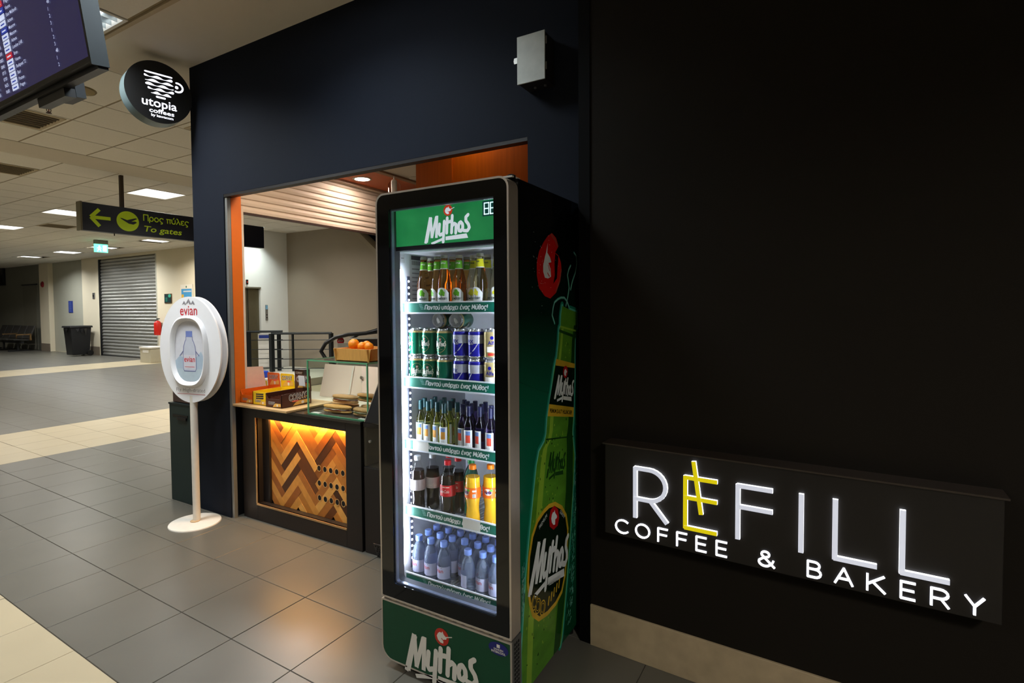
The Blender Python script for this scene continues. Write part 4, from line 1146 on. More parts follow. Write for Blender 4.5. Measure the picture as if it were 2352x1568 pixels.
b.obox(cf, FA0 - 0.02, FB1 + 0.01, FA1 + 0.02, FB1 + 0.04, -0.075, -0.05); b.obox(cf, FA0 - 0.02, FB0 - 0.02, FA1 + 0.02, FB0 - 0.005, -0.075, -0.05)
b.obox(cf, FA0 - 0.02, FB0, FA0 - 0.005, FB1, -0.075, -0.05); b.obox(cf, FA1 + 0.005, FB0, FA1 + 0.02, FB1, -0.075, -0.05)
b.build('body', M_CB, t)
b = MB(); b.obox(cf, FA0 - 0.008, FB0 - 0.012, FA1, FB0, -0.012, 0.003); b.build('brass_edge', mat('brass_edge', rgb(196, 160, 110), 0.35, 0.6), t)
b = MB(); b.obox(cf, FA0 - 0.012, FB0, FA0, FB1, -0.012, 0.003); b.build('brass_edge', MATS['brass_edge'], t)
MB().obox(cf, -0.0, 0.775, W_ + 0.01, 0.792, -0.56, 0.012).build('worktop', mat('worktop_black', rgb(34, 29, 27), 0.18, coat=0.3), t, bevel=0.002)
# herringbone planks (each a piece) clipped to the recessed panel
def clip(poly, a0, b0, a1, b1):
    def cut(p, ins, itx):
        out = []
        for i in range(len(p)):
            A, B = p[i - 1], p[i]
            ia, ib = ins(A), ins(B)
            if ia != ib: out.append(itx(A, B))
            if ib: out.append(B)
        return out
    def lx(v): return lambda A, B: (v, A[1] + (B[1] - A[1]) * (v - A[0]) / (B[0] - A[0]))
    def ly(v): return lambda A, B: (A[0] + (B[0] - A[0]) * (v - A[1]) / (B[1] - A[1]), v)
    for ins, itx in ((lambda p: p[0] >= a0, lx(a0)), (lambda p: p[0] <= a1, lx(a1)), (lambda p: p[1] >= b0, ly(b0)), (lambda p: p[1] <= b1, ly(b1))):
        poly = cut(poly, ins, itx)
        if len(poly) < 3: return []
    return poly
WOODS = [mat('plank_%d' % i, c, 0.45, var=0.22, scale=9, streak=(3, 3, 3)) for i, c in enumerate((rgb(206, 140, 62), rgb(186, 118, 48), rgb(150, 86, 34), rgb(104, 58, 26), rgb(170, 104, 44), rgb(220, 158, 78), rgb(74, 42, 22)))]
pn = plane(cf(0, 0, -0.06), (0, -1, 0), (0, 0, 1))
PA0, PA1, PB0, PB1 = FA0 + 0.075, FA1 + 0.004, FB0 - 0.004, FB1 + 0.008
pw, plen = 0.047, 0.235
rnd = random.Random(11)
order = [5, 1, 0, 4, 3, 1, 5, 2, 0, 4, 1, 6, 0, 2, 5, 4]
cnt_ = 0
c45 = math.sqrt(0.5)
holes_c = [(0.711 + 0.0536 * q, 0.433 - 0.0972 * r_) for r_ in range(3) for q in range(5)]
for m_ in range(-20, 21):
    for n_ in range(-8, 9):
        for ori in (0, 1):
            u0 = m_ * pw + n_ * plen
            v0 = m_ * pw - n_ * plen
            if ori == 0:
                rc = [(u0, v0), (u0 + plen, v0), (u0 + plen, v0 + pw), (u0, v0 + pw)]
            else:
                rc = [(u0, v0 + pw), (u0 + pw, v0 + pw), (u0 + pw, v0 + pw + plen), (u0, v0 + pw + plen)]
            poly = [((u - v) * c45 + 0.70, ((u + v) * c45) * 1.12 + 0.36) for u, v in rc]
            poly = clip(poly, PA0, PB0, PA1, PB1)
            if len(poly) < 3:
                continue
            ar = abs(sum(poly[i - 1][0] * poly[i][1] - poly[i][0] * poly[i - 1][1] for i in range(len(poly)))) / 2
            if ar < 0.0004:
                continue
            cx_, cy_ = sum(p[0] for p in poly) / len(poly), sum(p[1] for p in poly) / len(poly)
            poly = [(cx_ + (p[0] - cx_) * 0.994, cy_ + (p[1] - cy_) * 0.994) for p in poly]
            MB().prism(poly, pn, -0.012, rnd.uniform(-0.0008, 0.0012)).build('plank', WOODS[order[cnt_ % 16] if rnd.random() < 0.8 else rnd.randrange(7)], t)
            cnt_ += 1
MB().obox(pn, FA0 + 0.0, PB0, PA0 - 0.002, PB1, -0.012, 0.012).build('dark_stile', M_CB, t)
b, b2 = MB(), MB()
for (ha, hb) in holes_c:
    b.ell(ha, hb, 0.0165, 0.0185, pn, 0.0022, 0, 20)
    b2.ring(ha, hb, 0.019, 0.021, 0.003, pn, 0.0030, 0, 20)
for k_, (ha, hb) in enumerate(holes_c):
    MB().ell(ha, hb, 0.0165, 0.0185, pn, 0.0022, 0, 20).ring(ha, hb, 0.0195, 0.0215, 0.004, pn, 0.0030, 1, 20).build('vent_hole', [mat('hole_black', rgb(6, 5, 4), 0.9), mat('hole_rim', rgb(214, 168, 104), 0.4)], t)
MB().obox(cf, FA0, FB1 + 0.0, FA1, FB1 + 0.008, -0.058, -0.050).build('led_strip', lamp_mat('amber_led', (1.0, 0.55, 0.12, 1), 10), t)
lamp(t, tuple(cf((FA0 + FA1) / 2 + 0.03, FB1 - 0.002, -0.046)), 10, (1.0, 0.52, 0.13), 0.02, None, (0, math.radians(-20), 0), 'AREA', 0.78)
# neighbouring low display unit, mostly hidden by the fridge
t = thing('drinks_cabinet', 'black low display cabinet with a glass front between counter and fridge', 'cabinet', (2.6, 2.0, 0))
MB().box((XC + 0.01, 1.55, 0), (2.60, 2.296, 0.52)).build('base', M_CB, t, bevel=0.002)
MB().box((XC + 0.01, 1.55, 0.76), (2.60, 2.296, 0.785)).build('top', M_CB, t)
MB().box((2.58, 1.55, 0.52), (2.60, 2.29, 0.76)).build('back_panel', mat('cabinet_cream', rgb(206, 178, 142), 0.5), t)
MB().box((XC + 0.012, 1.55, 0.522), (XC + 0.018, 2.295, 0.76)).build('glass_front', pane_mat('clear_pane', (0.94, 0.97, 0.95, 1)), t)
MB().box((XC + 0.018, 2.289, 0.522), (2.58, 2.295, 0.76)).build('glass_side', MATS['clear_pane'], t)
MB().lathe([(0, -0.012), (0.008, -0.012), (0.008, 0)], 12, c=(XC + 0.012, 2.24, 0.68), axis='x').build('glass_stud', M_STEEL, t)
tag(MB().lathe([(0, 0), (0.03, 0), (0.032, 0.01), (0.032, 0.12), (0.012, 0.165), (0.012, 0.18), (0, 0.18)], 16).build('juice_bottle', mat('juice_green', rgb(150, 176, 70), 0.3), smooth=40), 'green juice bottle in the low cabinet left of the fridge', 'bottle').location = (XC + 0.12, 2.16, 0.521)
t = thing('floor_grille', 'dark perforated ventilation panel at floor level left of the fridge', 'grille', (2.31, 1.95, 0))
gp = plane((2.36, 2.19, 0.0), (0, -1, 0), (-0.35, 0, 0.94))
MB().obox(gp, 0, 0.0, 0.55, 0.10, -0.004, 0).build('panel', M_DARK, t)
b = MB()
for r_ in range(5):
    for q in range(26):
        b.ell(0.014 + q * 0.02 + (r_ % 2) * 0.01, 0.012 + r_ * 0.018, 0.006, 0.006, gp, 0.001, 0, 6)
b.build('perforation', mat('perf_black', rgb(3, 3, 3), 0.9), t)['kind'] = 'stuff'

# ------------------------------------------------------------------ wooden tray and snack boxes
ZT = 0.793
tray = thing('wooden_board', 'pale wooden board under the snack boxes on the counter', 'board', (2.5, 3.19, ZT))
M_PINE = mat('pine_board', rgb(206, 168, 116), 0.5, var=0.15, scale=6, streak=(2, 14, 2))
MB().box((2.305, 2.905, ZT), (2.72, 3.478, ZT + 0.014)).build('top', M_PINE, tray, bevel=0.002)
MB().box((2.305, 2.905, ZT + 0.014), (2.315, 3.478, ZT + 0.0145)).build('edge_band', mat('pine_edge', rgb(226, 192, 142), 0.5), tray)
ZB = ZT + 0.0147
M_CARD = mat('box_card_inside', rgb(150, 104, 56), 0.7)
M_NVY, M_OAT, M_PNK = mat('print_navy', rgb(24, 24, 54), 0.5), mat('print_oat', rgb(232, 178, 84), 0.5, var=0.3, scale=200), mat('print_pink', rgb(236, 110, 90), 0.5)
M_OUT = mat('print_white', rgb(238, 232, 222), 0.5)
def corny(fn, a, b0, wd, b, rot=0.0, sub=True):
    s_ = wd / 2.6
    b.text('CORNY', a, b0, s_ * 1.0, fn, 0.0012, 1, bold=0.055, width=wd * 1.02, align='c', rot=rot)
    b.text('CORNY', a, b0, s_ * 1.0, fn, 0.0018, 0, bold=0.0, width=wd * 0.985, align='c', rot=rot)
def bar_picture(fn, a0, b0, a1, b1, b):
    b.flat([(a0, b0), (a1, b0 + (b1 - b0) * 0.25), (a1, b1), (a0 + (a1 - a0) * 0.3, b1 * 0.98 + b0 * 0.02), (a0 + (a1 - a0) * 0.12, (b0 + b1) / 2)], fn, 0.001, 2)
    for k in range(3):
        b.ell(a0 + (a1 - a0) * (0.35 + 0.22 * k), (b0 + b1) / 2, (a1 - a0) * 0.09, (b1 - b0) * 0.32, fn, 0.0014, 1 if k % 2 else 2, 10)
def snack_box(y0, y1, x0, x1, zc, zh, colr, name, label, cut, dark):
    t = thing('snack_bar_box', label, 'snack box', ((x0 + x1) / 2, (y0 + y1) / 2, ZB), 'cereal bar display boxes')
    m = mat('card_' + name, colr, 0.45, var=0.04)
    md = mat('card_dark_' + name, dark, 0.45)
    H = 0.092
    th = 0.003
    b = MB()
    b.box((x0, y0, ZB), (x1, y1, ZB + th)); b.box((x0, y1 - th, ZB), (x1, y1, ZB + H)); b.box((x1 - th, y0, ZB), (x1, y1, ZB + H))
    b.prism([(x0, ZB), (x1, ZB), (x1, ZB + H), (x0 + 0.05, ZB + H), (x0, ZB + H * 0.95)], lambda a, c, o: Vector((a, y0 - o, c)), -th, 0)
    b.build('tray', m, t)
    b = MB(); ff = plane((x0, y1, ZB), (0, -1, 0), (0, 0, 1)); wf = y1 - y0
    b.prism([(0, 0), (wf, 0), (wf, H * 0.95), (wf * 0.86, H * 0.62), (wf * 0.14, H * 0.62), (0, H * 0.95)] if cut else [(0, 0), (wf, 0), (wf, H), (0, H)], ff, -th, 0)
    b.build('front_flap', m, t)
    b = MB()
    corny(ff, wf * 0.38, 0.02, wf * 0.42, b)
    bar_picture(ff, wf * 0.45, 0.004, wf * 0.95, 0.03, b)
    if not cut:
        for k in range(3):
            b.flat([(wf * 0.22, 0.078 - k * 0.014), (wf * 0.8, 0.082 - k * 0.014), (wf * 0.76, 0.072 - k * 0.014), (wf * 0.24, 0.07 - k * 0.014)], ff, 0.001, 0)
    b.build('front_print', [M_NVY, M_OUT, M_OAT], t)
    # wrapped bars standing inside
    mw = mat('wrap_' + name, tuple(min(1, c * 1.25) for c in colr[:3]) + (1,), 0.25)
    nb = 7
    s0 = None
    for k in range(nb):
        xk = x0 + 0.025 + (x1 - x0 - 0.05) * k / nb
        b = MB(); b.prism([(xk, ZB + 0.004), (xk + 0.016, ZB + 0.004), (xk + 0.022, ZB + 0.062), (xk + 0.006, ZB + 0.066)], lambda a, c, o: Vector((a, y0 + 0.008 + o, c)), 0, wf - 0.016)
        b.build('wrapped_bar', mw, t)
    # header card at the back
    hb = plane((x1, y1, ZB + H), (0, -1, 0), (-0.05, 0, 1))
    b = MB(); b.prism([(0.0, -0.01), (wf, -0.01), (wf, 0.092), (wf * 0.95, 0.10), (wf * 0.08, 0.10), (0, 0.094)], hb, -th, 0); b.build('header_card', m, t)
    b = MB(); corny(hb, wf * 0.5, 0.054, wf * 0.78, b, 0.06); bar_picture(hb, wf * 0.14, 0.006, wf * 0.92, 0.046, b)
    b.ell(wf * 0.62, 0.044, wf * 0.16, 0.006, hb, 0.0016, 3, 10)
    b.build('header_print', [M_NVY, M_OUT, M_OAT, M_PNK], t)
    return t, (x0, x1, y0, H)
snack_box(3.338, 3.475, 2.372, 2.60, 0, 0, rgb(226, 104, 24), 'orange', 'orange cereal bar box, leftmost on the wooden board', True, rgb(120, 60, 24))
snack_box(3.182, 3.328, 2.366, 2.60, 0, 0, rgb(240, 196, 22), 'yellow', 'yellow cereal bar box between the orange and brown boxes', False, rgb(150, 110, 20))
tB, (bx0, bx1, by0, bH) = snack_box(3.010, 3.172, 2.352, 2.60, 0, 0, rgb(74, 38, 26), 'brown', 'dark brown cereal bar box next to the glass case', True, rgb(40, 22, 16))
sf = plane((bx0, by0, ZB), (1, 0, 0), (0, 0, 1))
b = MB(); corny(sf, 0.135, 0.045, 0.15, b, 0.05); bar_picture(sf, 0.09, 0.004, 0.235, 0.036, b); b.ell(0.11, 0.035, 0.03, 0.006, sf, 0.0018, 3, 12); b.stroke([(0.16, 0.05), (0.21, 0.057)], 0.004, sf, 0.0015, 2)
b.build('side_print', [M_NVY, M_OUT, M_OAT, M_PNK], tB)
# price tag on the brown header, papers behind
tag(MB().obox(plane((2.578, 3.107, ZB + 0.118), (0, -1, 0), (-0.1, 0, 1)), 0, 0, 0.062, 0.072, -0.003, 0).build('price_tag', mat('tag_white', rgb(224, 224, 226), 0.3), loc=(2.58, 3.08, 0.92)), 'white price tag clipped to the brown snack box', 'price tag')
tag(MB().prism([(0, 0), (0.19, 0), (0.175, 0.235), (0.01, 0.245)], plane((2.42, 3.494, ZB + 0.002), (0.72, 0.0, 0), (-0.08, 0.02, 1)), -0.0015, 0).build('paper_sheet', mat('notice_pink', rgb(240, 204, 184), 0.6), loc=(2.43, 3.49, ZB)), 'pinkish printed paper sheet standing against the orange jamb', 'paper')
t = thing('small_cards', 'yellow flyers standing behind the orange snack box', 'flyer', (2.66, 3.63, 0.793))
for k, (c, a) in enumerate(((rgb(232, 184, 40), 0.0), (rgb(246, 206, 70), 0.045), (rgb(240, 196, 150), -0.04))):
    MB().prism([(0, 0), (0.065, 0), (0.06, 0.15 - 0.02 * k), (0.004, 0.155 - 0.02 * k)], plane((2.63 + 0.012 * k, 3.66 - a, ZT), (0.25, -0.97, 0), (0, 0.05, 1)), -0.001, 0).build('flyer', mat('flyer_%d' % k, c, 0.5), t)
t = thing('dark_snack_box', 'dark brown box standing behind the brown snack box beside the glass case', 'box', (2.73, 3.25, ZB))
MB().box((2.70, 3.205, ZT), (2.76, 3.30, ZT + 0.226)).build('carton', mat('dark_choc', rgb(34, 24, 20), 0.4), t, bevel=0.001)
b = MB(); q_ = plane((2.70, 3.30, ZT), (0, -1, 0), (0, 0, 1)); b.text('CORNY', 0.048, 0.195, 0.022, q_, 0.001, 0, bold=0.04, width=0.075, align='c'); b.rect(0.01, 0.178, 0.085, 0.184, q_, 0.001, 0); b.build('carton_print', mat('print_silver', rgb(170, 160, 150), 0.4), t)
struct(MB().box((2.72, 2.32, 0.765), (3.05, 3.48, ZT - 0.0005)).box((2.45, 3.47, 0.765), (3.05, 3.78, ZT - 0.0005)).build('trim_6', mat('cream_shelf', rgb(214, 206, 190), 0.5)))

# ------------------------------------------------------------------ glass sandwich case
t = thing('glass_case', 'clear glass sandwich case with green edges on the counter', 'display case', (2.6, 2.55, ZT))
GX0, GX1, GY0, GY1, GZ0, GZ1 = 2.375, 2.86, 2.262, 2.785, ZT, 1.135
M_GE = mat('glass_edge', rgb(96, 160, 118), 0.2, var=0.05, emit=rgb(60, 130, 90), es=0.05)
GP = MATS['clear_pane']
th = 0.006
MB().box((GX0, GY0, GZ0), (GX0 + th, GY1, GZ1)).build('front_pane', GP, t)
MB().box((GX0, GY1 - th, GZ0), (GX1, GY1, GZ1)).build('side_pane', GP, t)
MB().box((GX0, GY0, GZ0), (GX1, GY0 + th, GZ1)).build('side_pane', GP, t)
MB().box((GX0, GY0, GZ1), (GX1, GY1, GZ1 + th)).build('top_pane', GP, t)
b = MB(); e = 0.004
for y in (GY0, GY1 - th):
    b.box((GX0 - 0.001, y - 0.001, GZ0), (GX0 + th + 0.001, y + th + 0.001, GZ1))
b.box((GX0 - 0.001, GY0 - 0.001, GZ1 - 0.001), (GX0 + 0.003, GY1 + 0.001, GZ1 + th + 0.001)); b.box((GX0, GY1 - 0.003, GZ1 - 0.001), (GX1, GY1 + 0.001, GZ1 + th + 0.001)); b.box((GX0, GY0 - 0.001, GZ1 - 0.001), (GX1, GY0 + 0.003, GZ1 + th + 0.001))
b.box((GX0 - 0.001, GY0, GZ0), (GX0 + th, GY1, GZ0 + 0.005))
b.build('green_edges', M_GE, t)
MB().box((GX0 + 0.007, GY0 + 0.01, GZ0 + 0.001), (2.62, GY1 - 0.01, GZ0 + 0.006)).build('tray', mat('steel_tray', rgb(120, 112, 104), 0.25, 0.6), t)
MB().box((GX0 + 0.008, GY1 - 0.09, GZ0 + 0.0062), (GX0 + 0.036, GY1 - 0.02, GZ0 + 0.008)).build('price_card', M_WHITE, t)
MB().box((GX0 + 0.008, GY0 + 0.02, GZ0 + 0.0062), (GX0 + 0.032, GY0 + 0.09, GZ0 + 0.008)).build('price_card', M_WHITE, t)
ac = thing('reflection_sheets', 'milky sheets behind the glass case, standing in for reflected doors', 'screen', (2.9, 2.9, ZT))  # sheets put in place of the door reflection in the side pane
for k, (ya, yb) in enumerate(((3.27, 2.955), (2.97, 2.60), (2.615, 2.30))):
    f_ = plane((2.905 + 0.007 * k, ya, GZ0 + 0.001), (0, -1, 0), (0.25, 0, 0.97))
    MB().obox(f_, 0, 0, ya - yb, 0.25, -0.004, 0).build('reflected_door', mat('milky_reflection', rgb(236, 212, 196), 0.3, var=0.03), ac)
    MB().obox(f_, ya - yb - 0.014, 0, ya - yb - 0.006, 0.25, 0, 0.0012).build('reflected_rail', M_WHITE, ac)
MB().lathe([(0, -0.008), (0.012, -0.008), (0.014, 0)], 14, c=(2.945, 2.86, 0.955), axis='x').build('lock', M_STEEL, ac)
# slanted black edge of the neighbouring case
t = thing('tilted_menu_panel', 'black tilted panel edge between the glass case and the fridge', 'panel', (2.35, 2.15, 0.79))
pm = plane((2.335, 2.255, 0.80), (0, -1, 0), (0.25, -0.25, 0.94))
MB().obox(pm, 0, 0, 0.5, 0.25, -0.012, 0).build('panel', M_BLACK, t)
MB().obox(pm, 0.0, 0, 0.006, 0.25, 0, 0.002).build('edge', mat('panel_edge', rgb(120, 110, 96), 0.4), t)

# sandwiches: bread halves with filling, wrapped in clear film
M_BREAD = mat('bread_crust', rgb(226, 168, 92), 0.6, var=0.25, scale=40, bump=0.4)
M_BREAD2 = mat('bread_seeded', rgb(206, 156, 98), 0.6, var=0.4, scale=120, bump=0.5)
M_FILM = pane_mat('cling_film', (0.98, 0.98, 0.98, 1), 1.22, 0.06)
def loaf(b, L, R, z0, z1, flat_top, seg=12, n=12):
    vs, fs = [], []
    for i in range(n + 1):
        s_ = i / n
        k = (1 - abs(2 * s_ - 1) ** 3.2) ** 0.5
        for q in range(seg):
            a = 2 * math.pi * q / seg
            y = math.cos(a) * R * k
            z = (z0 + z1) / 2 + math.sin(a) * (z1 - z0) / 2 * (0.35 + 0.65 * k)
            vs.append((y, (s_ - 0.5) * L, z))
    for i in range(n):
        for q in range(seg):
            q2 = (q + 1) % seg
            fs.append((i * seg + q, (i + 1) * seg + q, (i + 1) * seg + q2, i * seg + q2))
    b.add(vs, fs)
    return b
def sandwich(loc, rot, fill, label, L=0.21, seeded=False):
    t = thing('sandwich', label, 'sandwich', (0, 0, 0), 'wrapped sandwiches in the glass case')
    br = M_BREAD2 if seeded else M_BREAD
    loaf(MB(), L, 0.034, 0.0, 0.028, 0).build('lower_bread', br, t, smooth=60)
    loaf(MB(), L, 0.035, 0.030, 0.062, 1).build('upper_bread', br, t, smooth=60)
    r2 = random.Random(len(label))
    for k, c in enumerate(fill):
        b = MB(); n = 22
        vs = []
        for i in range(n):
            a = 2 * math.pi * i / n
            vs.append((math.cos(a) * (0.036 + 0.006 * r2.random()), math.sin(a) * (L * 0.46 + 0.006 * r2.random()), 0.024 + 0.004 * k + 0.004 * r2.random()))
        b.add(vs + [(0, 0, 0.03 + 0.003 * k)], [(i, (i + 1) % n, n) for i in range(n)])
        b.build('filling', mat('filling_%d_%d_%d' % c, rgb(*c), 0.45, var=0.2, scale=60), t)
    bf_ = MB(); loaf(bf_, L * 1.1, 0.04, -0.0, 0.068, 0, 10, 10)
    bf_.build('film_wrap', M_FILM, t)
    t.location = loc
    t.rotation_euler = (0, 0, rot)
    t.scale = (0.84, 1.0, 0.86)
    return t
zs = GZ0 + 0.0085
sandwich((2.455, 2.60, zs), 0.06, ((150, 40, 40), (230, 220, 200)), 'ham baguette at the front left of the glass case', 0.24)
sandwich((2.45, 2.372, zs), -0.04, ((90, 120, 60), (226, 214, 180)), 'salad baguette at the front right of the glass case', 0.17, True)
sandwich((2.545, 2.625, zs), 0.05, ((60, 90, 50), (236, 230, 214)), 'seeded baguette behind the ham one in the case', 0.24, True)
sandwich((2.542, 2.385, zs), 0.0, ((120, 70, 50), (240, 228, 206)), 'seeded baguette behind the salad one in the case', 0.19, True)
sandwich((2.495, 2.57, zs + 0.060), 0.05, ((180, 60, 50), (240, 228, 206)), 'plump baguette with cream cheese on top of the pile', 0.22, True)
sandwich((2.585, 2.44, zs + 0.062), -0.05, ((120, 130, 60),), 'pale baguette lying along the back of the pile', 0.24)
sandwich((2.70, 2.345, 0.9395), 0.15, ((240, 236, 230),), 'pale roll on the small shelf at the right of the case', 0.12)
tag(MB().box((2.63, 2.272, 0.91), (2.77, 2.43, 0.938)).build('bread_rack', mat('rack_cream', rgb(216, 190, 150), 0.5), loc=(2.69, 2.33, 0.9), bevel=0.003), 'cream shelf carrying the pale roll in the glass case', 'shelf')

# ------------------------------------------------------------------ wooden crate of oranges on the case
t = thing('wooden_crate', 'shallow wooden crate holding oranges on top of the glass case', 'crate', (2.55, 2.42, 1.142))
M_CR = mat('crate_wood', rgb(206, 150, 74), 0.55, var=0.2, scale=8, streak=(2, 12, 2))
cz = 1.1425
def crate_side(p0, p1, name):
    (xa, ya), (xb, yb) = p0, p1
    d = Vector((xb - xa, yb - ya, 0)).normalized()
    f_ = plane((xa, ya, cz), d, (0, 0, 1))
    L = math.hypot(xb - xa, yb - ya)
    MB().prism([(0, 0), (L, 0), (L + 0.016, 0.078), (-0.016, 0.078)], f_, -0.008, 0).build(name, M_CR, t)
CX0, CX1, CY0, CY1 = 2.40, 2.64, 2.272, 2.552
crate_side((CX0, CY1), (CX0, CY0), 'front_board'); crate_side((CX1, CY0), (CX1, CY1), 'back_board'); crate_side((CX0, CY0), (CX1, CY0), 'end_board'); crate_side((CX1, CY1), (CX0, CY1), 'end_board')
MB().box((CX0, CY0, cz), (CX1, CY1, cz + 0.006)).build('bottom_board', M_CR, t)
M_OR = mat('orange_peel', rgb(240, 140, 22), 0.42, var=0.08, scale=60, bump=0.5)
M_STEM = mat('orange_stem', rgb(150, 130, 40), 0.6)
def orange(loc, R, label):
    b = MB(); n = 12
    b.lathe([(max(0.0001, R * math.sin(math.pi * i / n)), -R * 0.96 * math.cos(math.pi * i / n)) for i in range(n + 1)], 18)
    o = tag(b.build('orange', M_OR, smooth=60), label, 'orange', 'oranges in the crate')
    MB().lathe([(0.0001, R * 0.965), (0.005, R * 0.962), (0.006, R * 0.94)], 8).build('stem_scar', M_STEM, o)
    o.location = loc
    o.rotation_euler = (random.uniform(-0.6, 0.6), random.uniform(-0.6, 0.6), random.uniform(0, 3))
zo = cz + 0.0065
words = [(2.455, 2.555, .034, 0, 'orange lying at the left end of the crate'), (2.45, 2.485, .034, 0, 'orange at the front of the crate, second from the left'), (2.45, 2.41, .036, 0, 'orange at the front middle of the crate'), (2.45, 2.335, .034, 0, 'orange at the front right corner of the crate'),
         (2.53, 2.55, .034, 0, 'orange in the middle row, left end of the crate'), (2.53, 2.475, .035, 0, 'orange in the middle row behind the second front orange'), (2.53, 2.40, .035, 0, 'orange in the middle row, centre of the crate'), (2.53, 2.325, .034, 0, 'orange in the middle row at the right end'),
         (2.60, 2.51, .034, 0, 'orange at the back left of the crate'), (2.60, 2.435, .034, 0, 'orange at the back middle of the crate'), (2.60, 2.36, .034, 0, 'orange at the back right of the crate'),
         (2.488, 2.515, .041, 0.052, 'large orange resting highest on the pile in the crate'), (2.49, 2.437, .033, 0.048, 'orange on top of the pile right of the highest one'), (2.49, 2.368, .033, 0.046, 'orange on top of the pile nearest the fridge'), (2.565, 2.47, .033, 0.05, 'orange on top of the pile towards the back')]
for x, y, R, dz, lb in words:
    y = 2.412 + (y - 2.44) * 0.86; x = 2.52 + (x - 2.525) * 0.95; R *= 0.87; dz += 0.006 if dz else 0
    orange((x, y, zo + R * 0.97 + dz), R, lb)
# ------------------------------------------------------------------ drinks fridge
FR, FL, XD, XCAB, XB, FH = 0.899, 1.506, 1.643, 1.714, 2.284, 1.921
t = thing('drinks_fridge', 'tall black glass-door drinks fridge with green branded panels', 'fridge', (1.96, 1.2, 0))
FRIDGE = t
M_FW = mat('fridge_white', rgb(232, 236, 244), 0.4, var=0.01)
M_FB = mat('fridge_black', rgb(10, 11, 11), 0.3, var=0.1)
M_GRN = mat('beer_green', rgb(10, 66, 40), 0.3, var=0.12, scale=30)
IY0, IY1, IX1 = 0.937, 1.468, 2.22
b = MB()
b.box((XCAB, IY1, 0.04), (XB, FL, FH)); b.box((XCAB, FR + 0.002, 0.04), (XB, IY0, FH)); b.box((IX1, IY0, 0.04), (XB, IY1, FH)); b.box((XCAB, IY0, 1.865), (IX1, IY1, FH)); b.box((XCAB, IY0, 0.04), (IX1, IY1, 0.27))
b.build('cabinet', M_FB, t)
b = MB()
b.box((XCAB + 0.002, IY1 - 0.004, 0.27), (IX1, IY1, 1.865)); b.box((XCAB + 0.002, IY0, 0.27), (IX1, IY0 + 0.004, 1.865)); b.box((IX1 - 0.004, IY0 + 0.004, 0.27), (IX1, IY1 - 0.004, 1.865)); b.box((XCAB + 0.002, IY0 + 0.004, 0.27), (IX1 - 0.004, IY1 - 0.004, 0.30)); b.box((XCAB + 0.05, IY0 + 0.004, 1.695), (IX1 - 0.004, IY1 - 0.004, 1.71))
b.build('liner', M_FW, t)
for x in (1.76, 2.24):
    for y in (0.93, 1.47):
        MB().lathe([(0, 0), (0.018, 0), (0.018, 0.012), (0.008, 0.014), (0.008, 0.045), (0, 0.045)], 12, c=(x, y, 0)).build('foot', M_BLACK, t)
# ---- door frame
door = MB()
fd = plane((XD, FL, 0), (0, -1, 0), (0, 0, 1))     # a = 0..0.607 from left to right
DW = FL - FR
WA0, WA1, WB0, WB1 = FL - 1.438, FL - 0.960, 0.3575, 1.855
def ring_prism(bld, outer, inner, fn, o0, o1, mi=0):
    n = len(outer)
    vs = [fn(*p, o0) for p in outer] + [fn(*p, o0) for p in inner] + [fn(*p, o1) for p in outer] + [fn(*p, o1) for p in inner]
    fs = []
    for i in range(n):
        j = (i + 1) % n
        fs += [(2 * n + i, 2 * n + j, 3 * n + j, 3 * n + i), (i, n + i, n + j, j), (i, j, 2 * n + j, 2 * n + i), (n + j, n + i, 3 * n + i, 3 * n + j)]
    bld.add(vs, fs, mi)
out_ = rrect(0.007, 0.297, DW - 0.007, FH - 0.007, (0.006, 0.006, 0.034, 0.034))
inn_ = rrect(WA0, WB0, WA1, WB1, (0.012, 0.012, 0.004, 0.004))
ring_prism(door, out_, inn_, fd, -0.030, 0.0)
door = door.build('door', mat('black_glass', rgb(7, 7, 8), 0.06, spec=0.55, var=0.0), t)
sv = MB()
ring_prism(sv, rrect(0, 0.290, DW, FH, (0.004, 0.004, 0.040, 0.040)), rrect(0.0072, 0.2972, DW - 0.0072, FH - 0.0072, (0.006, 0.006, 0.034, 0.034)), fd, -0.068, 0.001)
sv.build('door_trim', mat('champagne_alu', rgb(196, 184, 170), 0.35, 0.55), door)
sk = MB()
ring_prism(sk, rrect(0.0085, 0.2985, DW - 0.0085, FH - 0.0085, (0.006, 0.006, 0.034, 0.034)), rrect(WA0 - 0.004, WB0 - 0.004, WA1 + 0.004, WB1 + 0.004, (0.012, 0.012, 0.004, 0.004)), fd, -0.070, -0.031)
sk.build('door_seal', mat('seal_grey', rgb(64, 66, 72), 0.5), door)
MB().obox(fd, WA0 - 0.002, WB0 - 0.002, WA1 + 0.002, WB1 + 0.002, -0.010, -0.005).build('door_glass', pane_mat('door_pane', (0.93, 0.96, 0.97, 1)), door)
gl = MB()
ring_prism(gl, rrect(WA0, WB0, WA1, WB1, (0.012, 0.012, 0.004, 0.004)), rrect(WA0 + 0.005, WB0 + 0.005, WA1 - 0.005, WB1 - 0.005, (0.010, 0.010, 0.003, 0.003)), fd, -0.026, -0.011)
gl.build('glass_spacer', mat('spacer_alu', rgb(150, 160, 186), 0.3, 0.6), door)
MB().lathe([(0, 0), (0.016, 0), (0.016, 0.010), (0.008, 0.014), (0, 0.014)], 14, c=(1.70, FR + 0.02, FH)).build('hinge_cap', M_BLACK, door, smooth=40)
MB().box((1.68, FR + 0.006, FH), (1.74, FR + 0.05, FH + 0.006)).build('hinge_plate', M_WHITE, door)
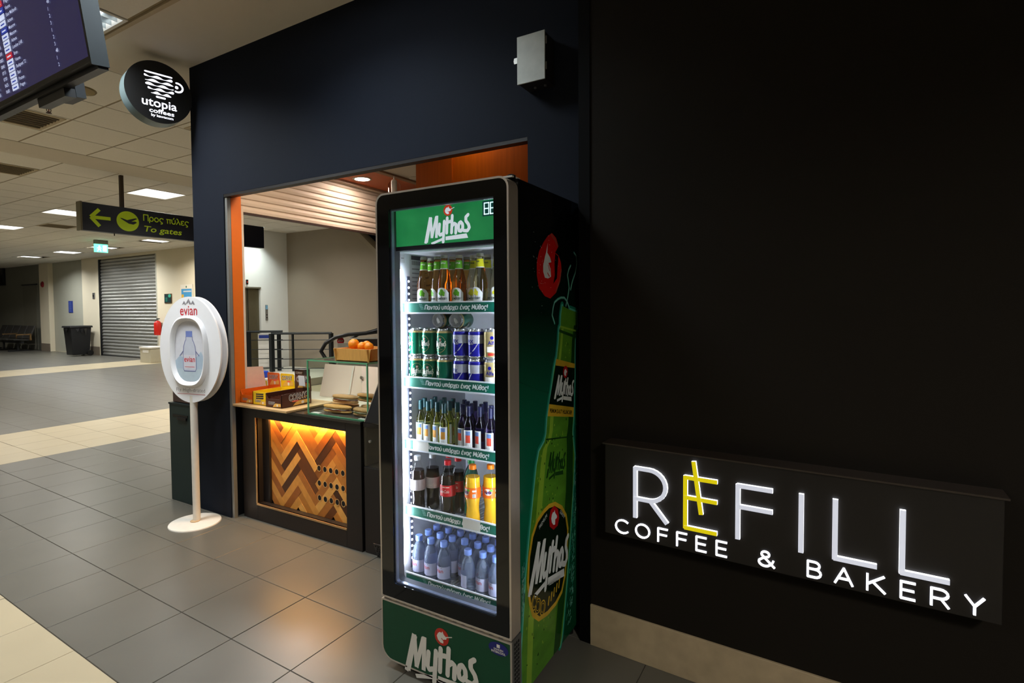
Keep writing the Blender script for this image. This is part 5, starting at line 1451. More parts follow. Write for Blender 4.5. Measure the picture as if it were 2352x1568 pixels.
# ---- lit header
hd = plane((1.692, FL, 0), (0, -1, 0), (0, 0, 1))
M_HG = mat('header_green', rgb(10, 100, 55), 0.4, emit=rgb(14, 112, 62), es=0.95, var=0.35, scale=9)
_nt = M_HG.node_tree
_mix = [n_ for n_ in _nt.nodes if n_.type == 'MIX'][0]
_nt.links.new(_mix.outputs[2], _nt.nodes['Principled BSDF'].inputs['Emission Color'])
_mix.inputs[6].default_value = rgb(8, 84, 46); _mix.inputs[7].default_value = rgb(40, 136, 74)
hdr = MB().obox(hd, FL - 1.462, 1.712, FL - 0.945, 1.862, -0.004, 0).build('header_sign', M_HG, t)
MB().obox(hd, FL - 1.464, 1.696, FL - 0.943, 1.712, -0.03, 0.004).build('header_sill', mat('sill_dark', rgb(28, 30, 44), 0.4), t)
LOGO = dict(
    thick=[[(-.095, -.063), (-.070, .036)], [(-.069, .036), (-.063, -.044)], [(-.064, -.044), (-.041, .036)], [(-.038, .039), (-.042, -.045)], [(-.089, -.060), (-.066, .034)]],
    thin=[[(-.026, .006), (-.030, -.028), (-.024, -.036), (-.013, -.031)], [(-.004, .015), (-.010, -.063)], [(.010, .026), (.007, -.030)], [(-.003, .007), (.024, .012)],
          [(.033, .033), (.029, -.031)], [(.032, -.006), (.042, .003), (.050, -.002), (.048, -.033)],
          [(.071, .006), (.079, -.003), (.080, -.017), (.072, -.028), (.063, -.026), (.060, -.012), (.064, .002), (.071, .006)],
          [(.104, .030), (.094, .022), (.094, .008), (.105, -.005), (.109, -.018), (.100, -.029), (.084, -.027)]])
HEAD = [(-.2, -.75), (.25, -.75), (.30, -.2), (.72, -.10), (.8, .12), (.3, .5), (.15, .85), (0, .6), (-.3, .65), (-.6, .4), (-.78, 0), (-.6, -.45)]
def logo(b, fn, ca, cb, s_, off=0.0008, mw=0, mr=1, rot=0.0, sy=1.0, emblem=True):
    cr, sr = math.cos(rot), math.sin(rot)
    f = lambda a, bb, o: fn(ca + s_ * (a * cr - bb * sy * sr), cb + s_ * (a * sr + bb * sy * cr), o)
    for p in LOGO['thick']: b.stroke(p, 0.0120, f, off + 0.00008 * LOGO['thick'].index(p), mw, rnd=False)
    for p in LOGO['thin']: b.stroke(p, 0.0124, f, off + 0.0004 + 0.0001 * (LOGO['thin'].index(p) % 3), mw)
    b.flat([(-.068, -.062), (-.015, -.047), (-.015, -.057), (-.064, -.071)], f, off, mw)
    b.flat([(.001, -.043), (.096, -.038), (.103, -.055), (.001, -.057)], f, off, mw)
    if emblem:
        b.ell(.013, .055, .0205, .0205, f, off, mr, 24)
        b.flat([(.013 + .018 * x, .054 + .018 * y) for x, y in HEAD], f, off + 0.0003, mw)
        b.stroke([(.024, .057), (.043, .063)], 0.0022, f, off + 0.0004, mw, rnd=False)
        b.stroke([(.012, .052), (.020, .046)], 0.0022, f, off + 0.0006, mr, rnd=False)
M_LW = mat('logo_white', rgb(222, 224, 228), 0.4, emit=rgb(215, 220, 228), es=0.75, var=0.0)
M_LR = mat('logo_red', rgb(206, 60, 34), 0.4, emit=rgb(206, 56, 30), es=0.6, var=0.0)
b = MB(); logo(b, hd, FL - 1.2, 1.78, 1.0); b.build('header_logo', [M_LW, M_LR], hdr)
b = MB()
b.rect(FL - 1.034, 1.797, FL - 0.975, 1.852, hd, 0.0006, 0)
for k in range(2):
    a0 = FL - 1.026 + k * 0.026
    for s_ in ([(0, 0), (0, .04)], [(.019, 0), (.019, .04)], [(0, 0), (.019, 0)], [(0, .04), (.019, .04)], [(0, .02), (.019, .02)]):
        b.stroke([(a0 + x, 1.8045 + y) for x, y in s_], 0.0042, hd, 0.001, 1)
b.build('digit_display', [mat('teal_dark', rgb(10, 60, 60), 0.3, emit=rgb(10, 70, 66), es=0.5, var=0.0), lamp_mat('digit_white', (0.75, 1.0, 0.98, 1), 1.0)], hdr)
# ---- kick panel with big logo
kf = plane((XD, FL, 0), (0, -1, 0), (0, 0, 1))
kp = MB(); kp.prism(rrect(0.006, 0.040, DW - 0.006, 0.276, (0.05, 0.004, 0.003, 0.003)), kf, -0.05, 0.0); kp = kp.build('kick_panel', M_GRN, t)
ks = MB(); ring_prism(ks, rrect(0, 0.034, DW, 0.282, (0.055, 0.004, 0.003, 0.003)), rrect(0.006, 0.040, DW - 0.006, 0.276, (0.05, 0.004, 0.003, 0.003)), kf, -0.07, 0.0012); ks.build('kick_trim', MATS['champagne_alu'], kp)
b = MB(); b.obox(kf, 0.01, 0.282, DW - 0.01, 0.290, -0.06, -0.008); b.build('vent_gap', M_BLACK, t)
b = MB()
for k in range(14):
    b.obox(kf, 0.05 + k * 0.04, 0.283, 0.07 + k * 0.04, 0.289, -0.008, -0.004)
b.build('vent_teeth', mat('teeth_tan', rgb(150, 136, 112), 0.5), t)
M_LW2 = mat('logo_white_print', rgb(214, 210, 200), 0.45, var=0.03)
M_LR2 = mat('logo_red_print', rgb(176, 44, 30), 0.4)
b = MB(); logo(b, kf, FL - 1.224, 0.123, 1.62, 0.0012); b.build('kick_logo', [M_LW2, M_LR2], kp)
b = MB(); b.ell(FL - 0.953, 0.246, 0.041, 0.024, kf, 0.001, 0, 28); b.rect(FL - 0.960, 0.250, FL - 0.947, 0.262, kf, 0.0014, 1)
b.text('SANDEN', FL - 0.953, 0.240, 0.010, kf, 0.0015, 1, bold=0.02, align='c'); b.text('INTERCOOL', FL - 0.953, 0.230, 0.0105, kf, 0.0015, 1, bold=0.03, align='c')
b.build('maker_sticker', [mat('sticker_navy', rgb(30, 34, 104), 0.3), M_LW2], kp)
# grille on the right side of the base
sd = plane((0, FR, 0), (1, 0, 0), (0, 0, 1))       # a = world x, b = world z, off towards the viewer
b = MB(); b.obox(sd, XD + 0.004, 0.034, XCAB, 0.286, -0.004, 0.001); b.build('side_grille', mat('grille_grey', rgb(110, 108, 104), 0.45, 0.4), t)
b = MB()
for r_ in range(15):
    for q in range(3):
        b.rect(XD + 0.016 + q * 0.014, 0.045 + r_ * 0.0155, XD + 0.026 + q * 0.014, 0.056 + r_ * 0.0155, sd, 0.0016)
b.build('grille_holes', mat('perf_black', rgb(3, 3, 3), 0.9), t)['kind'] = 'stuff'
# ---- glossy printed side
def side_mat():
    m = bpy.data.materials.new('side_print_green')
    m.use_nodes = True
    nt = m.node_tree
    bs = nt.nodes['Principled BSDF']
    bs.inputs['Roughness'].default_value = 0.10
    bs.inputs['Specular IOR Level'].default_value = 0.55
    tc = nt.nodes.new('ShaderNodeTexCoord'); sp_ = nt.nodes.new('ShaderNodeSeparateXYZ'); rp = nt.nodes.new('ShaderNodeValToRGB'); mr_ = nt.nodes.new('ShaderNodeMapRange')
    nt.links.new(tc.outputs['Object'], sp_.inputs[0]); nt.links.new(sp_.outputs['Z'], mr_.inputs[0])
    mr_.inputs[1].default_value = 0.0; mr_.inputs[2].default_value = 1.92
    nt.links.new(mr_.outputs[0], rp.inputs[0]); nt.links.new(rp.outputs[0], bs.inputs['Base Color'])
    e = rp.color_ramp.elements
    e[0].position = 0.0; e[0].color = rgb(12, 66, 36)
    e[1].position = 1.0; e[1].color = rgb(3, 5, 4)
    for ps, c in ((0.35, rgb(14, 108, 78)), (0.55, rgb(13, 96, 68)), (0.75, rgb(5, 34, 22)), (0.88, rgb(4, 12, 8))):
        q = e.new(ps); q.color = c
    return m
sp = MB().obox(sd, XCAB, 0.04, XB, FH, -0.002, 0.0).build('side_panel', side_mat(), t)
BL = [(2.1,1.471),(2.086,1.431),(2.082,1.385),(2.069,1.377),(2.06,1.319),(2.043,1.261),(2.019,1.223),(1.986,1.129),(1.947,1.029),(1.937,0.967),(1.92,0.939),(1.872,0.912),(1.849,0.864),(1.825,0.77),(1.802,0.678),(1.779,0.581),(1.756,0.478),(1.74,0.368),(1.725,0.271),(1.716,0.208),(1.716,0.042)]
BR = [(2.182,1.454),(2.261,1.442),(2.265,1.378),(2.245,1.365),(2.235,1.273),(2.235,1.166),(2.224,1.061),(2.22,0.983),(2.207,0.919),(2.216,0.871),(2.23,0.813),(2.215,0.693),(2.198,0.59),(2.173,0.452),(2.143,0.311),(2.113,0.187),(2.084,0.073),(2.065,0.042)]
outl = BL + BR[::-1]
M_BG = mat('print_bottle_green', rgb(84, 140, 38), 0.12, var=0.45, scale=7, streak=(1, 1, 3), spec=0.5)
M_BGD = mat('print_bottle_dark', rgb(30, 76, 24), 0.12, var=0.3, scale=7, spec=0.5)
M_BGL = mat('print_bottle_light', rgb(140, 182, 54), 0.12, var=0.3, scale=9, spec=0.5)
M_HALO = mat('print_halo', rgb(100, 200, 174), 0.12, spec=0.5)
M_HALO2 = mat('print_halo_soft', rgb(30, 136, 108), 0.12, spec=0.5)
for ln_ in (BL, BR):
    b = MB()
    b.stroke(ln_, 0.038, sd, 0.0002, 1); b.stroke(ln_, 0.016, sd, 0.0006, 0)
    b.build('print_halo', [M_HALO, M_HALO2], sp)
b = MB()
b.flat(outl, sd, 0.0011, 0)
def lerp_side(k):
    n = min(len(BL), len(BR))
    res = []
    for i in range(n):
        l = BL[int(i * (len(BL) - 1) / (n - 1))]
        # right point at the same height
        zz = l[1]
        rr = BR[-1]
        for p, q in zip(BR, BR[1:]):
            if p[1] >= zz >= q[1]:
                s_ = (p[1] - zz) / max(1e-6, p[1] - q[1]); rr = (p[0] + (q[0] - p[0]) * s_, zz); break
        res.append((l[0] + (rr[0] - l[0]) * k, zz))
    return res
dk = lerp_side(0.80); rt = lerp_side(0.985)
b.flat([p for p in dk[2:]] + [p for p in rt[2:]][::-1], sd, 0.0013, 1)
li = lerp_side(0.10); l2 = lerp_side(0.22)
b.flat([p for p in li[3:]] + [p for p in l2[3:]][::-1], sd, 0.0013, 2)
rr_ = random.Random(3)
for k in range(170):
    z = rr_.uniform(0.08, 1.35)
    l = [p for p in BL if p[1] <= z] or BL[-1:]
    x = l[0][0] + rr_.uniform(0.03, 0.26)
    if x < 2.18: b.ell(x, z, rr_.uniform(0.002, 0.005), rr_.uniform(0.003, 0.007), sd, 0.0015, rr_.choice((1, 2)), 6)
b.stroke([(2.07, 1.368), (2.24, 1.335)], 0.012, sd, 0.0016, 1); b.stroke([(2.08, 1.385), (2.25, 1.36)], 0.008, sd, 0.0020, 2)
b.stroke([(1.935, 0.945), (2.21, 0.90)], 0.006, sd, 0.0016, 1)
logo(b, sd, 2.03, 0.835, 0.85, 0.0014, 1, 1, -0.22, 1.2, False)
b.build('print_bottle', [M_BG, M_BGD, M_BGL], sp)
GOLD = mat('print_gold', rgb(208, 168, 44), 0.15, var=0.35, scale=12, spec=0.5)
LDK = mat('print_label_dark', rgb(12, 30, 16), 0.15, spec=0.5)
LWH = mat('print_label_white', rgb(232, 236, 232), 0.2)
LRD = mat('print_label_red', rgb(176, 26, 28), 0.15)
OV = [(2.018,0.671),(2.089,0.632),(2.136,0.58),(2.158,0.511),(2.144,0.425),(2.124,0.319),(2.086,0.26),(2.022,0.238),(1.937,0.237),(1.857,0.253),(1.804,0.297),(1.776,0.357),(1.76,0.444),(1.771,0.538),(1.801,0.612),(1.846,0.656),(1.909,0.676),(1.958,0.681)]
oc = (sum(p[0] for p in OV) / len(OV), sum(p[1] for p in OV) / len(OV))
b = MB()
b.flat(OV, sd, 0.0020, 0); b.flat([(oc[0] + (p[0] - oc[0]) * 0.92, oc[1] + (p[1] - oc[1]) * 0.92) for p in OV], sd, 0.0023, 1)
MED = [(2.005,0.659),(2.044,0.632),(2.056,0.592),(2.04,0.564),(1.999,0.561),(1.962,0.588),(1.958,0.625),(1.971,0.652)]
mc = (sum(p[0] for p in MED) / 8, sum(p[1] for p in MED) / 8)
b.flat(MED, sd, 0.0026, 3); b.flat([(mc[0] + 0.036 * x, mc[1] + 0.038 * y - 0.22 * 0.036 * x) for x, y in HEAD], sd, 0.0029, 2)
b.stroke([(2.02, 0.615), (2.058, 0.628)], 0.004, sd, 0.002, 2)
logo(b, sd, 1.962, 0.468, 1.72, 0.0026, 2, 3, -0.24, 1.12, False)
b.text('PREMIUM', 1.868, 0.610, 0.022, sd, 0.0026, 2, rot=0.35, width=0.075); b.text('QUALITY', 2.062, 0.612, 0.020, sd, 0.0026, 2, rot=-0.75, width=0.062)
b.text('HELLENIC BEER', 1.950, 0.352, 0.022, sd, 0.0026, 2, bold=0.01, width=0.115, rot=-0.18)
for (x, z) in ((1.82, 0.346), (1.85, 0.318), (1.892, 0.291)):
    b.ring(x, z, 0.026, 0.030, 0.005, sd, 0.0026, 0, 20); b.ring(x, z, 0.016, 0.019, 0.003, sd, 0.0026, 0, 16)
for k in range(5):
    b.stroke([(1.945 + k * 0.026, 0.278 + k * 0.006), (1.953 + k * 0.026, 0.305 + k * 0.006)], 0.010, sd, 0.0026, 0)
b.build('print_label', [GOLD, LDK, LWH, LRD], sp)
b = MB()
b.flat([(2.035, 1.255), (2.235, 1.216), (2.232, 1.197), (2.027, 1.229)], sd, 0.0020, 0); b.flat([(2.027, 1.229), (2.232, 1.197), (2.221, 1.026), (1.963, 1.081)], sd, 0.0021, 1); b.flat([(1.963, 1.081), (2.221, 1.026), (2.218, 0.984), (1.948, 1.035)], sd, 0.0020, 0)
logo(b, sd, 2.115, 1.135, 0.93, 0.0024, 2, 3, -0.24, 1.1, False); b.ell(2.128, 1.192, 0.026, 0.026, sd, 0.0024, 3, 20); b.flat([(2.128 + 0.02 * x, 1.19 + 0.02 * y) for x, y in HEAD], sd, 0.0027, 2)
b.text('PREMIUM QUALITY HELLENIC BEER', 1.968, 1.047, 0.022, sd, 0.0024, 1, bold=0.02, width=0.235, rot=-0.205)
b.build('print_neck_label', [GOLD, LDK, LWH, LRD], sp)
CAP = [(2.001,1.761),(2.04,1.746),(2.064,1.715),(2.031,1.686),(2.064,1.676),(2.088,1.651),(2.096,1.618),(2.079,1.571),(2.038,1.524),(1.982,1.5),(1.93,1.509),(1.879,1.539),(1.859,1.587),(1.86,1.636),(1.881,1.68),(1.925,1.721),(1.962,1.747)]
HOR = [(1.959,1.718),(1.954,1.68),(1.98,1.663),(1.992,1.645),(1.964,1.64),(1.984,1.619),(1.988,1.587),(1.96,1.579),(1.931,1.581),(1.916,1.603),(1.916,1.627),(1.931,1.66),(1.944,1.682)]
HOL = [(2.031,1.683),(2.064,1.673),(2.052,1.623),(2.047,1.583),(2.01,1.559),(2.026,1.595),(2.023,1.647)]
b = MB()
b.flat(CAP, sd, 0.0006, 0); b.flat(HOL, sd, 0.0009, 1); b.flat(HOR, sd, 0.0009, 2); b.stroke([(1.955, 1.60), (1.972, 1.588)], 0.005, sd, 0.0012, 0); b.stroke([(1.962, 1.632), (1.975, 1.61)], 0.004, sd, 0.0012, 0)
b.stroke([(1.993, 1.754), (2.03, 1.738), (2.055, 1.715)], 0.012, sd, 0.0009, 3); b.stroke([(2.036, 1.53), (2.075, 1.575), (2.09, 1.62)], 0.010, sd, 0.0009, 3)
for k in range(46):
    b.ell(1.90 + rr_.gauss(0, 0.055), 1.63 + rr_.gauss(0, 0.08), 0.0013, 0.0016, sd, 0.0012, 2, 5)
b.build('print_crown_cap', [mat('print_cap_red', rgb(206, 26, 22), 0.12, var=0.25, scale=8, spec=0.5), mat('print_cap_dark', rgb(30, 6, 6), 0.2), LWH, mat('print_cap_light', rgb(184, 74, 58), 0.2)], sp)
b = MB()
for p in ([(2.173, 1.464), (2.15, 1.49), (2.121, 1.505), (2.085, 1.505), (2.054, 1.498), (2.02, 1.485), (2.006, 1.462), (1.997, 1.433), (2.021, 1.4)], [(2.138, 1.471), (2.16, 1.51), (2.174, 1.547), (2.166, 1.575), (2.156, 1.601), (2.17, 1.625), (2.192, 1.644)], [(2.229, 1.703), (2.255, 1.69), (2.262, 1.66), (2.247, 1.619), (2.21, 1.576), (2.19, 1.54)]):
    b = MB(); b.stroke(p, 0.010, sd, 0.0012, 0); b.stroke(p, 0.004, sd, 0.0016, 1); b.build('print_smoke', [mat('print_mist', rgb(74, 160, 140), 0.2), mat('print_mist_light', rgb(150, 206, 192), 0.2)], sp)
b = MB()
for k in range(240):      # spray of foam along both sides of the bottle
    if k % 3:
        z = rr_.uniform(0.08, 0.80); x = 2.265 - abs(rr_.gauss(0, 0.03)) - (0.80 - z) * 0.10
    else:
        z = rr_.uniform(0.2, 0.52); x = 1.722 + abs(rr_.gauss(0, 0.012))
    a = rr_.uniform(0.4, 1.6)
    b.stroke([(x, z), (min(2.28, x + 0.014 * math.cos(a)), z + 0.02 * math.sin(a))], 0.003, sd, 0.0006, rr_.choice((0, 1)), rnd=False)
b.build('print_spray', [MATS['print_mist'], MATS['print_mist_light']], sp)['kind'] = 'stuff'
# ---- led strips
M_LED = lamp_mat('fridge_led', (0.86, 0.91, 1.0, 1), 52.0)
MB().box((1.720, IY1 - 0.018, 0.40), (1.729, IY1 - 0.006, 1.625)).build('led_strip', M_LED, t)
MB().box((1.720, IY0 + 0.006, 0.40), (1.729, IY0 + 0.018, 1.625)).build('led_strip', M_LED, t)
MB().box((1.779, IY1 - 0.0075, 0.36), (1.797, IY1 - 0.004, 1.60)).build('led_carrier', mat('carrier_grey', rgb(86, 90, 108), 0.4), t)
b = MB()
for k in range(46):
    z = 0.40 + k * 0.0262
    b.lathe([(0.0001, -0.0035), (0.0035, -0.003), (0.005, 0.0)], 8, c=(1.788, IY1 - 0.0075, z), axis='y')
b.build('led_dots', lamp_mat('led_dot', (0.9, 0.93, 1.0, 1), 12.0), t)['kind'] = 'stuff'
# paper stickers on the inner side
li_ = plane((0, IY1 - 0.004, 0), (1, 0, 0), (0, 0, 1))
b = MB(); b.rect(1.80, 1.46, 1.90, 1.69, li_, 0.0006, 0); b.rect(1.81, 1.672, 1.89, 1.690, li_, 0.001, 1)
for k in range(14): b.rect(1.815 + k * 0.005, 1.650, 1.8175 + k * 0.005, 1.668, li_, 0.001, 2)
for k in range(9): b.rect(1.815, 1.63 - k * 0.018, 1.88, 1.636 - k * 0.018, li_, 0.001, 3)
b.build('rating_sticker', [mat('sticker_pale', rgb(214, 216, 222), 0.5), M_BLACK, mat('barcode', rgb(60, 60, 66), 0.5), mat('sticker_text', rgb(150, 150, 158), 0.5)], t)
b = MB(); b.rect(1.738, 1.655, 1.768, 1.69, li_, 0.0006, 0); b.rect(1.744, 1.672, 1.762, 1.676, li_, 0.001, 1); b.build('small_sticker', [MATS['sticker_pale'], MATS['sticker_text']], t)

# ---- shelves with green strips
SH = [1.4585, 1.152, 0.892, 0.613, 0.325]
M_STRIP = mat('strip_green', rgb(8, 100, 82), 0.35, var=0.03)
M_STX = mat('strip_text', rgb(240, 244, 246), 0.4)
XS = 1.747
sf_ = plane((XS, IY1 - 0.006, 0), (0, -1, 0), (0, 0, 1))
for i, z in enumerate(SH):
    b = MB()
    n = 34
    for k in range(n):
        y = IY0 + 0.02 + (IY1 - IY0 - 0.04) * k / (n - 1)
        b.box((XS + 0.006, y - 0.002, z - 0.004), (2.20, y + 0.002, z - 0.001))
    for x in (XS + 0.02, 1.96, 2.19):
        b.box((x, IY0 + 0.008, z - 0.007), (x + 0.006, IY1 - 0.008, z - 0.004))
    s_ = b.build('shelf', mat('shelf_wire', rgb(226, 228, 232), 0.35, 0.2), t)
    L = IY1 - IY0 - 0.016
    MB().obox(sf_, 0.0, z - 0.012, L, z + 0.032, -0.005, -0.0015).box((XS - 0.003, IY0 + 0.01, z - 0.015), (XS + 0.003, IY1 - 0.006, z - 0.009)).box((XS - 0.003, IY0 + 0.01, z + 0.029), (XS + 0.003, IY1 - 0.006, z + 0.034)).build('strip_holder', M_FW, s_)
    MB().obox(sf_, 0.002, z - 0.009, L - 0.002, z + 0.029, -0.0015, 0.0).build('green_strip', M_STRIP, s_)
    b = MB(); sf_text(b, 'Παντού υπάρχει ένας Μύθος!', 0.118, z + 0.002, 0.0225, sf_, 0.0006, 0, 0.0042, width=0.296, shear=0.15, rnd=False)
    for q in range(4): b.stroke([(0.088 + 0.003 * q, z + 0.022 - q * 0.006), (0.104 + 0.003 * q, z + 0.022 - q * 0.006)], 0.0018, sf_, 0.0005, 1, rnd=False)
    b.build('strip_lettering', [M_STX, mat('strip_fleck', rgb(150, 206, 196), 0.4)], s_)
    if i == 2:
        MB().obox(sf_, 0.048, z - 0.010, 0.128, z + 0.028, 0.0008, 0.0016).build('price_label', M_WHITE, s_)
    if i == 3:
        MB().obox(sf_, 0.292, z - 0.008, 0.372, z + 0.028, 0.0008, 0.0016).build('price_label', M_WHITE, s_)
# ------------------------------------------------------------------ drinks in the fridge
def glass(name, col, rough=0.0, ior=1.40):
    return mat(name, col, rough, trans=1.0, ior=ior, var=0.0)
G_AMB = glass('cider_amber', (0.85, 0.42, 0.09, 1))
G_PEAR = glass('cider_pear', (0.93, 0.86, 0.55, 1))
G_WW = glass('white_wine', (0.80, 0.80, 0.30, 1))
G_RW = glass('dark_wine', (0.16, 0.10, 0.30, 1))
G_COKE = mat('cola_dark', rgb(22, 12, 12), 0.08, var=0.0, coat=0.6)
G_PET = pane_mat('clear_pet', (0.97, 0.97, 0.97, 1), 1.4, 0.03)
G_FANTA = mat('fanta_liquid', rgb(246, 190, 40), 0.12, var=0.05, coat=0.5, emit=rgb(240, 160, 20), es=0.05)
G_SPR = glass('sprite_green', (0.10, 0.62, 0.28, 1), 0.02, 1.3)
G_WAT = mat('water_pet', (0.60, 0.73, 1.0, 1), 0.05, trans=0.82, ior=1.25, var=0.0)
M_GLB, M_WLB, M_YLB = mat('label_green', rgb(106, 184, 40), 0.4), mat('label_white', rgb(240, 242, 240), 0.4, var=0.02), mat('label_yellow', rgb(226, 220, 40), 0.4)
M_INK, M_CAPM = mat('label_ink', rgb(30, 60, 60), 0.4), mat('crown_metal', rgb(196, 190, 172), 0.3, 0.7)

def cider(kind):
    R = 0.0285
    liq = G_AMB if kind == 'apple' else G_PEAR
    acc = M_GLB if kind == 'apple' else M_YLB
    o = MB().lathe([(0.0001, 0.0015), (0.022, 0.0), (0.0265, 0.002), (R, 0.008), (R, 0.105), (0.0275, 0.118), (0.0215, 0.145), (0.0155, 0.168), (0.0132, 0.185), (0.0128, 0.203), (0.0138, 0.205), (0.0138, 0.210), (0.0001, 0.2105)], 24).build('cider_bottle', liq, smooth=50)
    MB().lathe([(0.0140, 0.2065), (0.0152, 0.2068), (0.0150, 0.210), (0.0135, 0.2185), (0.0001, 0.2195)], 20).build('crown_cap', M_CAPM, o, smooth=40)
    b = MB().lathe([(0.0172, 0.163), (0.0163, 0.1665), (0.0150, 0.174), (0.0141, 0.185), (0.0136, 0.197)], 24, mis=[1, 0, 0, 0])
    f = cylinder_map(0.0142)
    b.text('APPLE' if kind == 'apple' else 'PEAR', 0, 0.184, 0.008, f, 0.0010, 1 if kind == 'apple' else 2, bold=0.03, align='c')
    b.build('neck_foil', [acc, M_WLB, M_INK], o, smooth=40)
    f = cylinder_map(R)
    b = MB()
    n = 12
    vs, fs = [], []
    for i in range(n + 1):
        a = -0.030 + 0.060 * i / n
        top = 0.068 + 0.020 * max(0.0, 1 - (a / 0.026) ** 2) ** 0.5 if abs(a) < 0.026 else 0.068
        vs += [f(a, 0.010, 0.0004), f(a, top, 0.0004)]
    b.add(vs, [(2 * i, 2 * i + 2, 2 * i + 3, 2 * i + 1) for i in range(n)], 0)
    b.rect(-0.0225, 0.011, 0.0225, 0.030, f, 0.0007, 1, 8)
    for (x, z, r_) in ((-0.007, 0.066, 0.0075), (0.006, 0.067, 0.008), (0.0, 0.075, 0.008), (-0.002, 0.061, 0.006), (0.008, 0.059, 0.005)):
        b.ell(x, z, r_, r_ * 0.9, f, 0.0007, 1, 10)
    b.text('SOMERSBY', 0, 0.041, 0.0115, f, 0.0008, 2, bold=0.03, width=0.044, align='c')
    b.text('APPLE' if kind == 'apple' else 'PEAR', 0, 0.020, 0.0075, f, 0.001, 0 if kind == 'apple' else 2, bold=0.02, align='c')
    b.stroke([(0, 0.050), (0, 0.060)], 0.002, f, 0.0009, 2)
    b.build('label', [M_WLB, acc, M_INK], o)
    return tag(o, 'cider bottle', 'bottle', 'cider bottles on the top shelf')
def place(proto, first, loc, rot, label):
    if first:
        proto.location = loc; proto.rotation_euler = (0, 0, rot); proto['label'] = label
        return proto
    return dup(proto, loc, rot, label)
ca, cp = cider('apple'), cider('pear')
zc = SH[0]
for k, (x, y, r, lb) in enumerate([
    (1.796, 1.385, 0.25, 'amber cider bottle with green neck, farthest left on the top shelf'), (1.812, 1.327, -0.5, 'amber cider bottle with green neck, second from the left in front'),
    (1.785, 1.273, 0.15, 'amber cider bottle standing nearest the glass, third green neck from the left'), (1.815, 1.222, 0.1, 'amber cider bottle with green neck just left of the yellow-necked ones'),
    (1.855, 1.392, 0.4, 'amber cider bottle half hidden behind the two leftmost ones'), (1.853, 1.280, -0.6, 'amber cider bottle peeping out behind the middle green necks'), (1.895, 1.237, 0.5, 'rearmost amber cider bottle beside the yellow necks')]):
    place(ca, k == 0, (x, y, zc), r, lb)
for k, (x, y, r, lb) in enumerate([
    (1.800, 1.113, -0.25, 'clear cider bottle with yellow neck standing foremost on the top shelf'), (1.856, 1.179, 0.2, 'clear cider bottle with yellow neck next to the green-necked ones'),
    (1.866, 1.119, 0.1, 'clear cider bottle with yellow neck behind the foremost one'), (1.822, 1.050, 0.3, 'clear cider bottle with yellow neck cut off by the right door frame')]):
    place(cp, k == 0, (x, y, zc), r, lb)

# cans
M_CGRN, M_CGLD, M_CBLU, M_CSLV = mat('can_green', rgb(16, 112, 84), 0.25, 0.45, var=0.02), mat('can_gold', rgb(206, 186, 128), 0.25, 0.5, var=0.02), mat('can_blue', rgb(28, 26, 140), 0.25, 0.35, var=0.02), mat('can_silver', rgb(206, 208, 220), 0.25, 0.45, var=0.02)
M_CTOP = mat('can_top', rgb(206, 208, 212), 0.22, 0.85)
def can(kind):
    R, H = 0.033, 0.1155
    prof = [(0.0001, 0.004), (0.022, 0.003), (0.024, 0.0), (0.027, 0.001), (0.032, 0.008), (R, 0.011), (R, 0.098), (R, 0.1005), (0.031, 0.106), (0.0275, 0.1115), (0.0275, 0.1155), (0.0262, 0.1155), (0.0255, 0.111), (0.0001, 0.110)]
    mis = [0, 0, 0, 0, 0, 1, 2, 2, 0, 0, 0, 0, 0]
    mid = {'mythos': M_CGRN, 'fix': M_CBLU, 'gold': M_CGLD}[kind]
    bandm = {'mythos': M_CGLD, 'fix': M_CBLU, 'gold': M_CGLD}[kind]
    o = MB().lathe(prof, 28, mis=mis).build('beer_can', [M_CTOP, mid, bandm], smooth=40)
    f = cylinder_map(R)
    b = MB()
    if kind == 'mythos':
        b.ring(0, 0.054, 0.0275, 0.034, 0.002, f, 0.0004, 2, 32)
        logo(b, f, -0.001, 0.056, 0.245, 0.0006, 0, 1, 0.0, 1.25, True)
        b.text('HELLENIC BEER', 0, 0.032, 0.004, f, 0.0005, 2, align='c'); b.text('LAGER', 0, 0.016, 0.0045, f, 0.0005, 2, align='c')
        ms = [M_OUT, M_LR2, M_CGLD]
    elif kind == 'fix':
        n = 20
        b.rect(-0.070, 0.060, 0.070, 0.093, f, 0.0004, 0, n)
        b.flat([(-0.034, 0.060), (0.014, 0.060), (-0.010, 0.034), (-0.034, 0.026)], f, 0.0003, 1)
        b.stroke([(-0.006, 0.084), (0.018, 0.060), (0.002, 0.036), (-0.016, 0.020)], 0.0035, f, 0.0007, 0)
        b.stroke([(0.0, 0.084), (0.024, 0.060), (0.006, 0.034)], 0.0015, f, 0.0008, 1)
        b.text('FIX', -0.012, 0.062, 0.018, f, 0.0008, 1, bold=0.03, width=0.026, align='c'); b.rect(-0.024, 0.056, 0.0, 0.0585, f, 0.0008, 0, 3)
        ms = [M_CSLV, M_CBLU]
    else:
        b.text('Alfa', 0, 0.058, 0.020, f, 0.0006, 0, bold=0.02, align='c'); b.rect(-0.02, 0.030, 0.02, 0.050, f, 0.0005, 1, 6)
        b.ell(0, 0.084, 0.007, 0.007, f, 0.0006, 0, 14); b.rect(-0.016, 0.016, 0.016, 0.026, f, 0.0005, 2, 6)
        ms = [M_CBLU, M_OUT, M_LR2]
    b.build('printed_design', ms, o)
    b = MB(); b.lathe([(0.0001, 0.1115), (0.0045, 0.1115), (0.0045, 0.1105)], 10, c=(0.006, 0, 0)); b.box((-0.012, -0.006, 0.1112), (0.004, 0.006, 0.1122)); b.build('pull_tab', M_ALU, o)
    return tag(o, 'beer can', 'can', 'beer cans on the second shelf')
cm, cx_f, cgold = can('mythos'), can('fix'), can('gold')
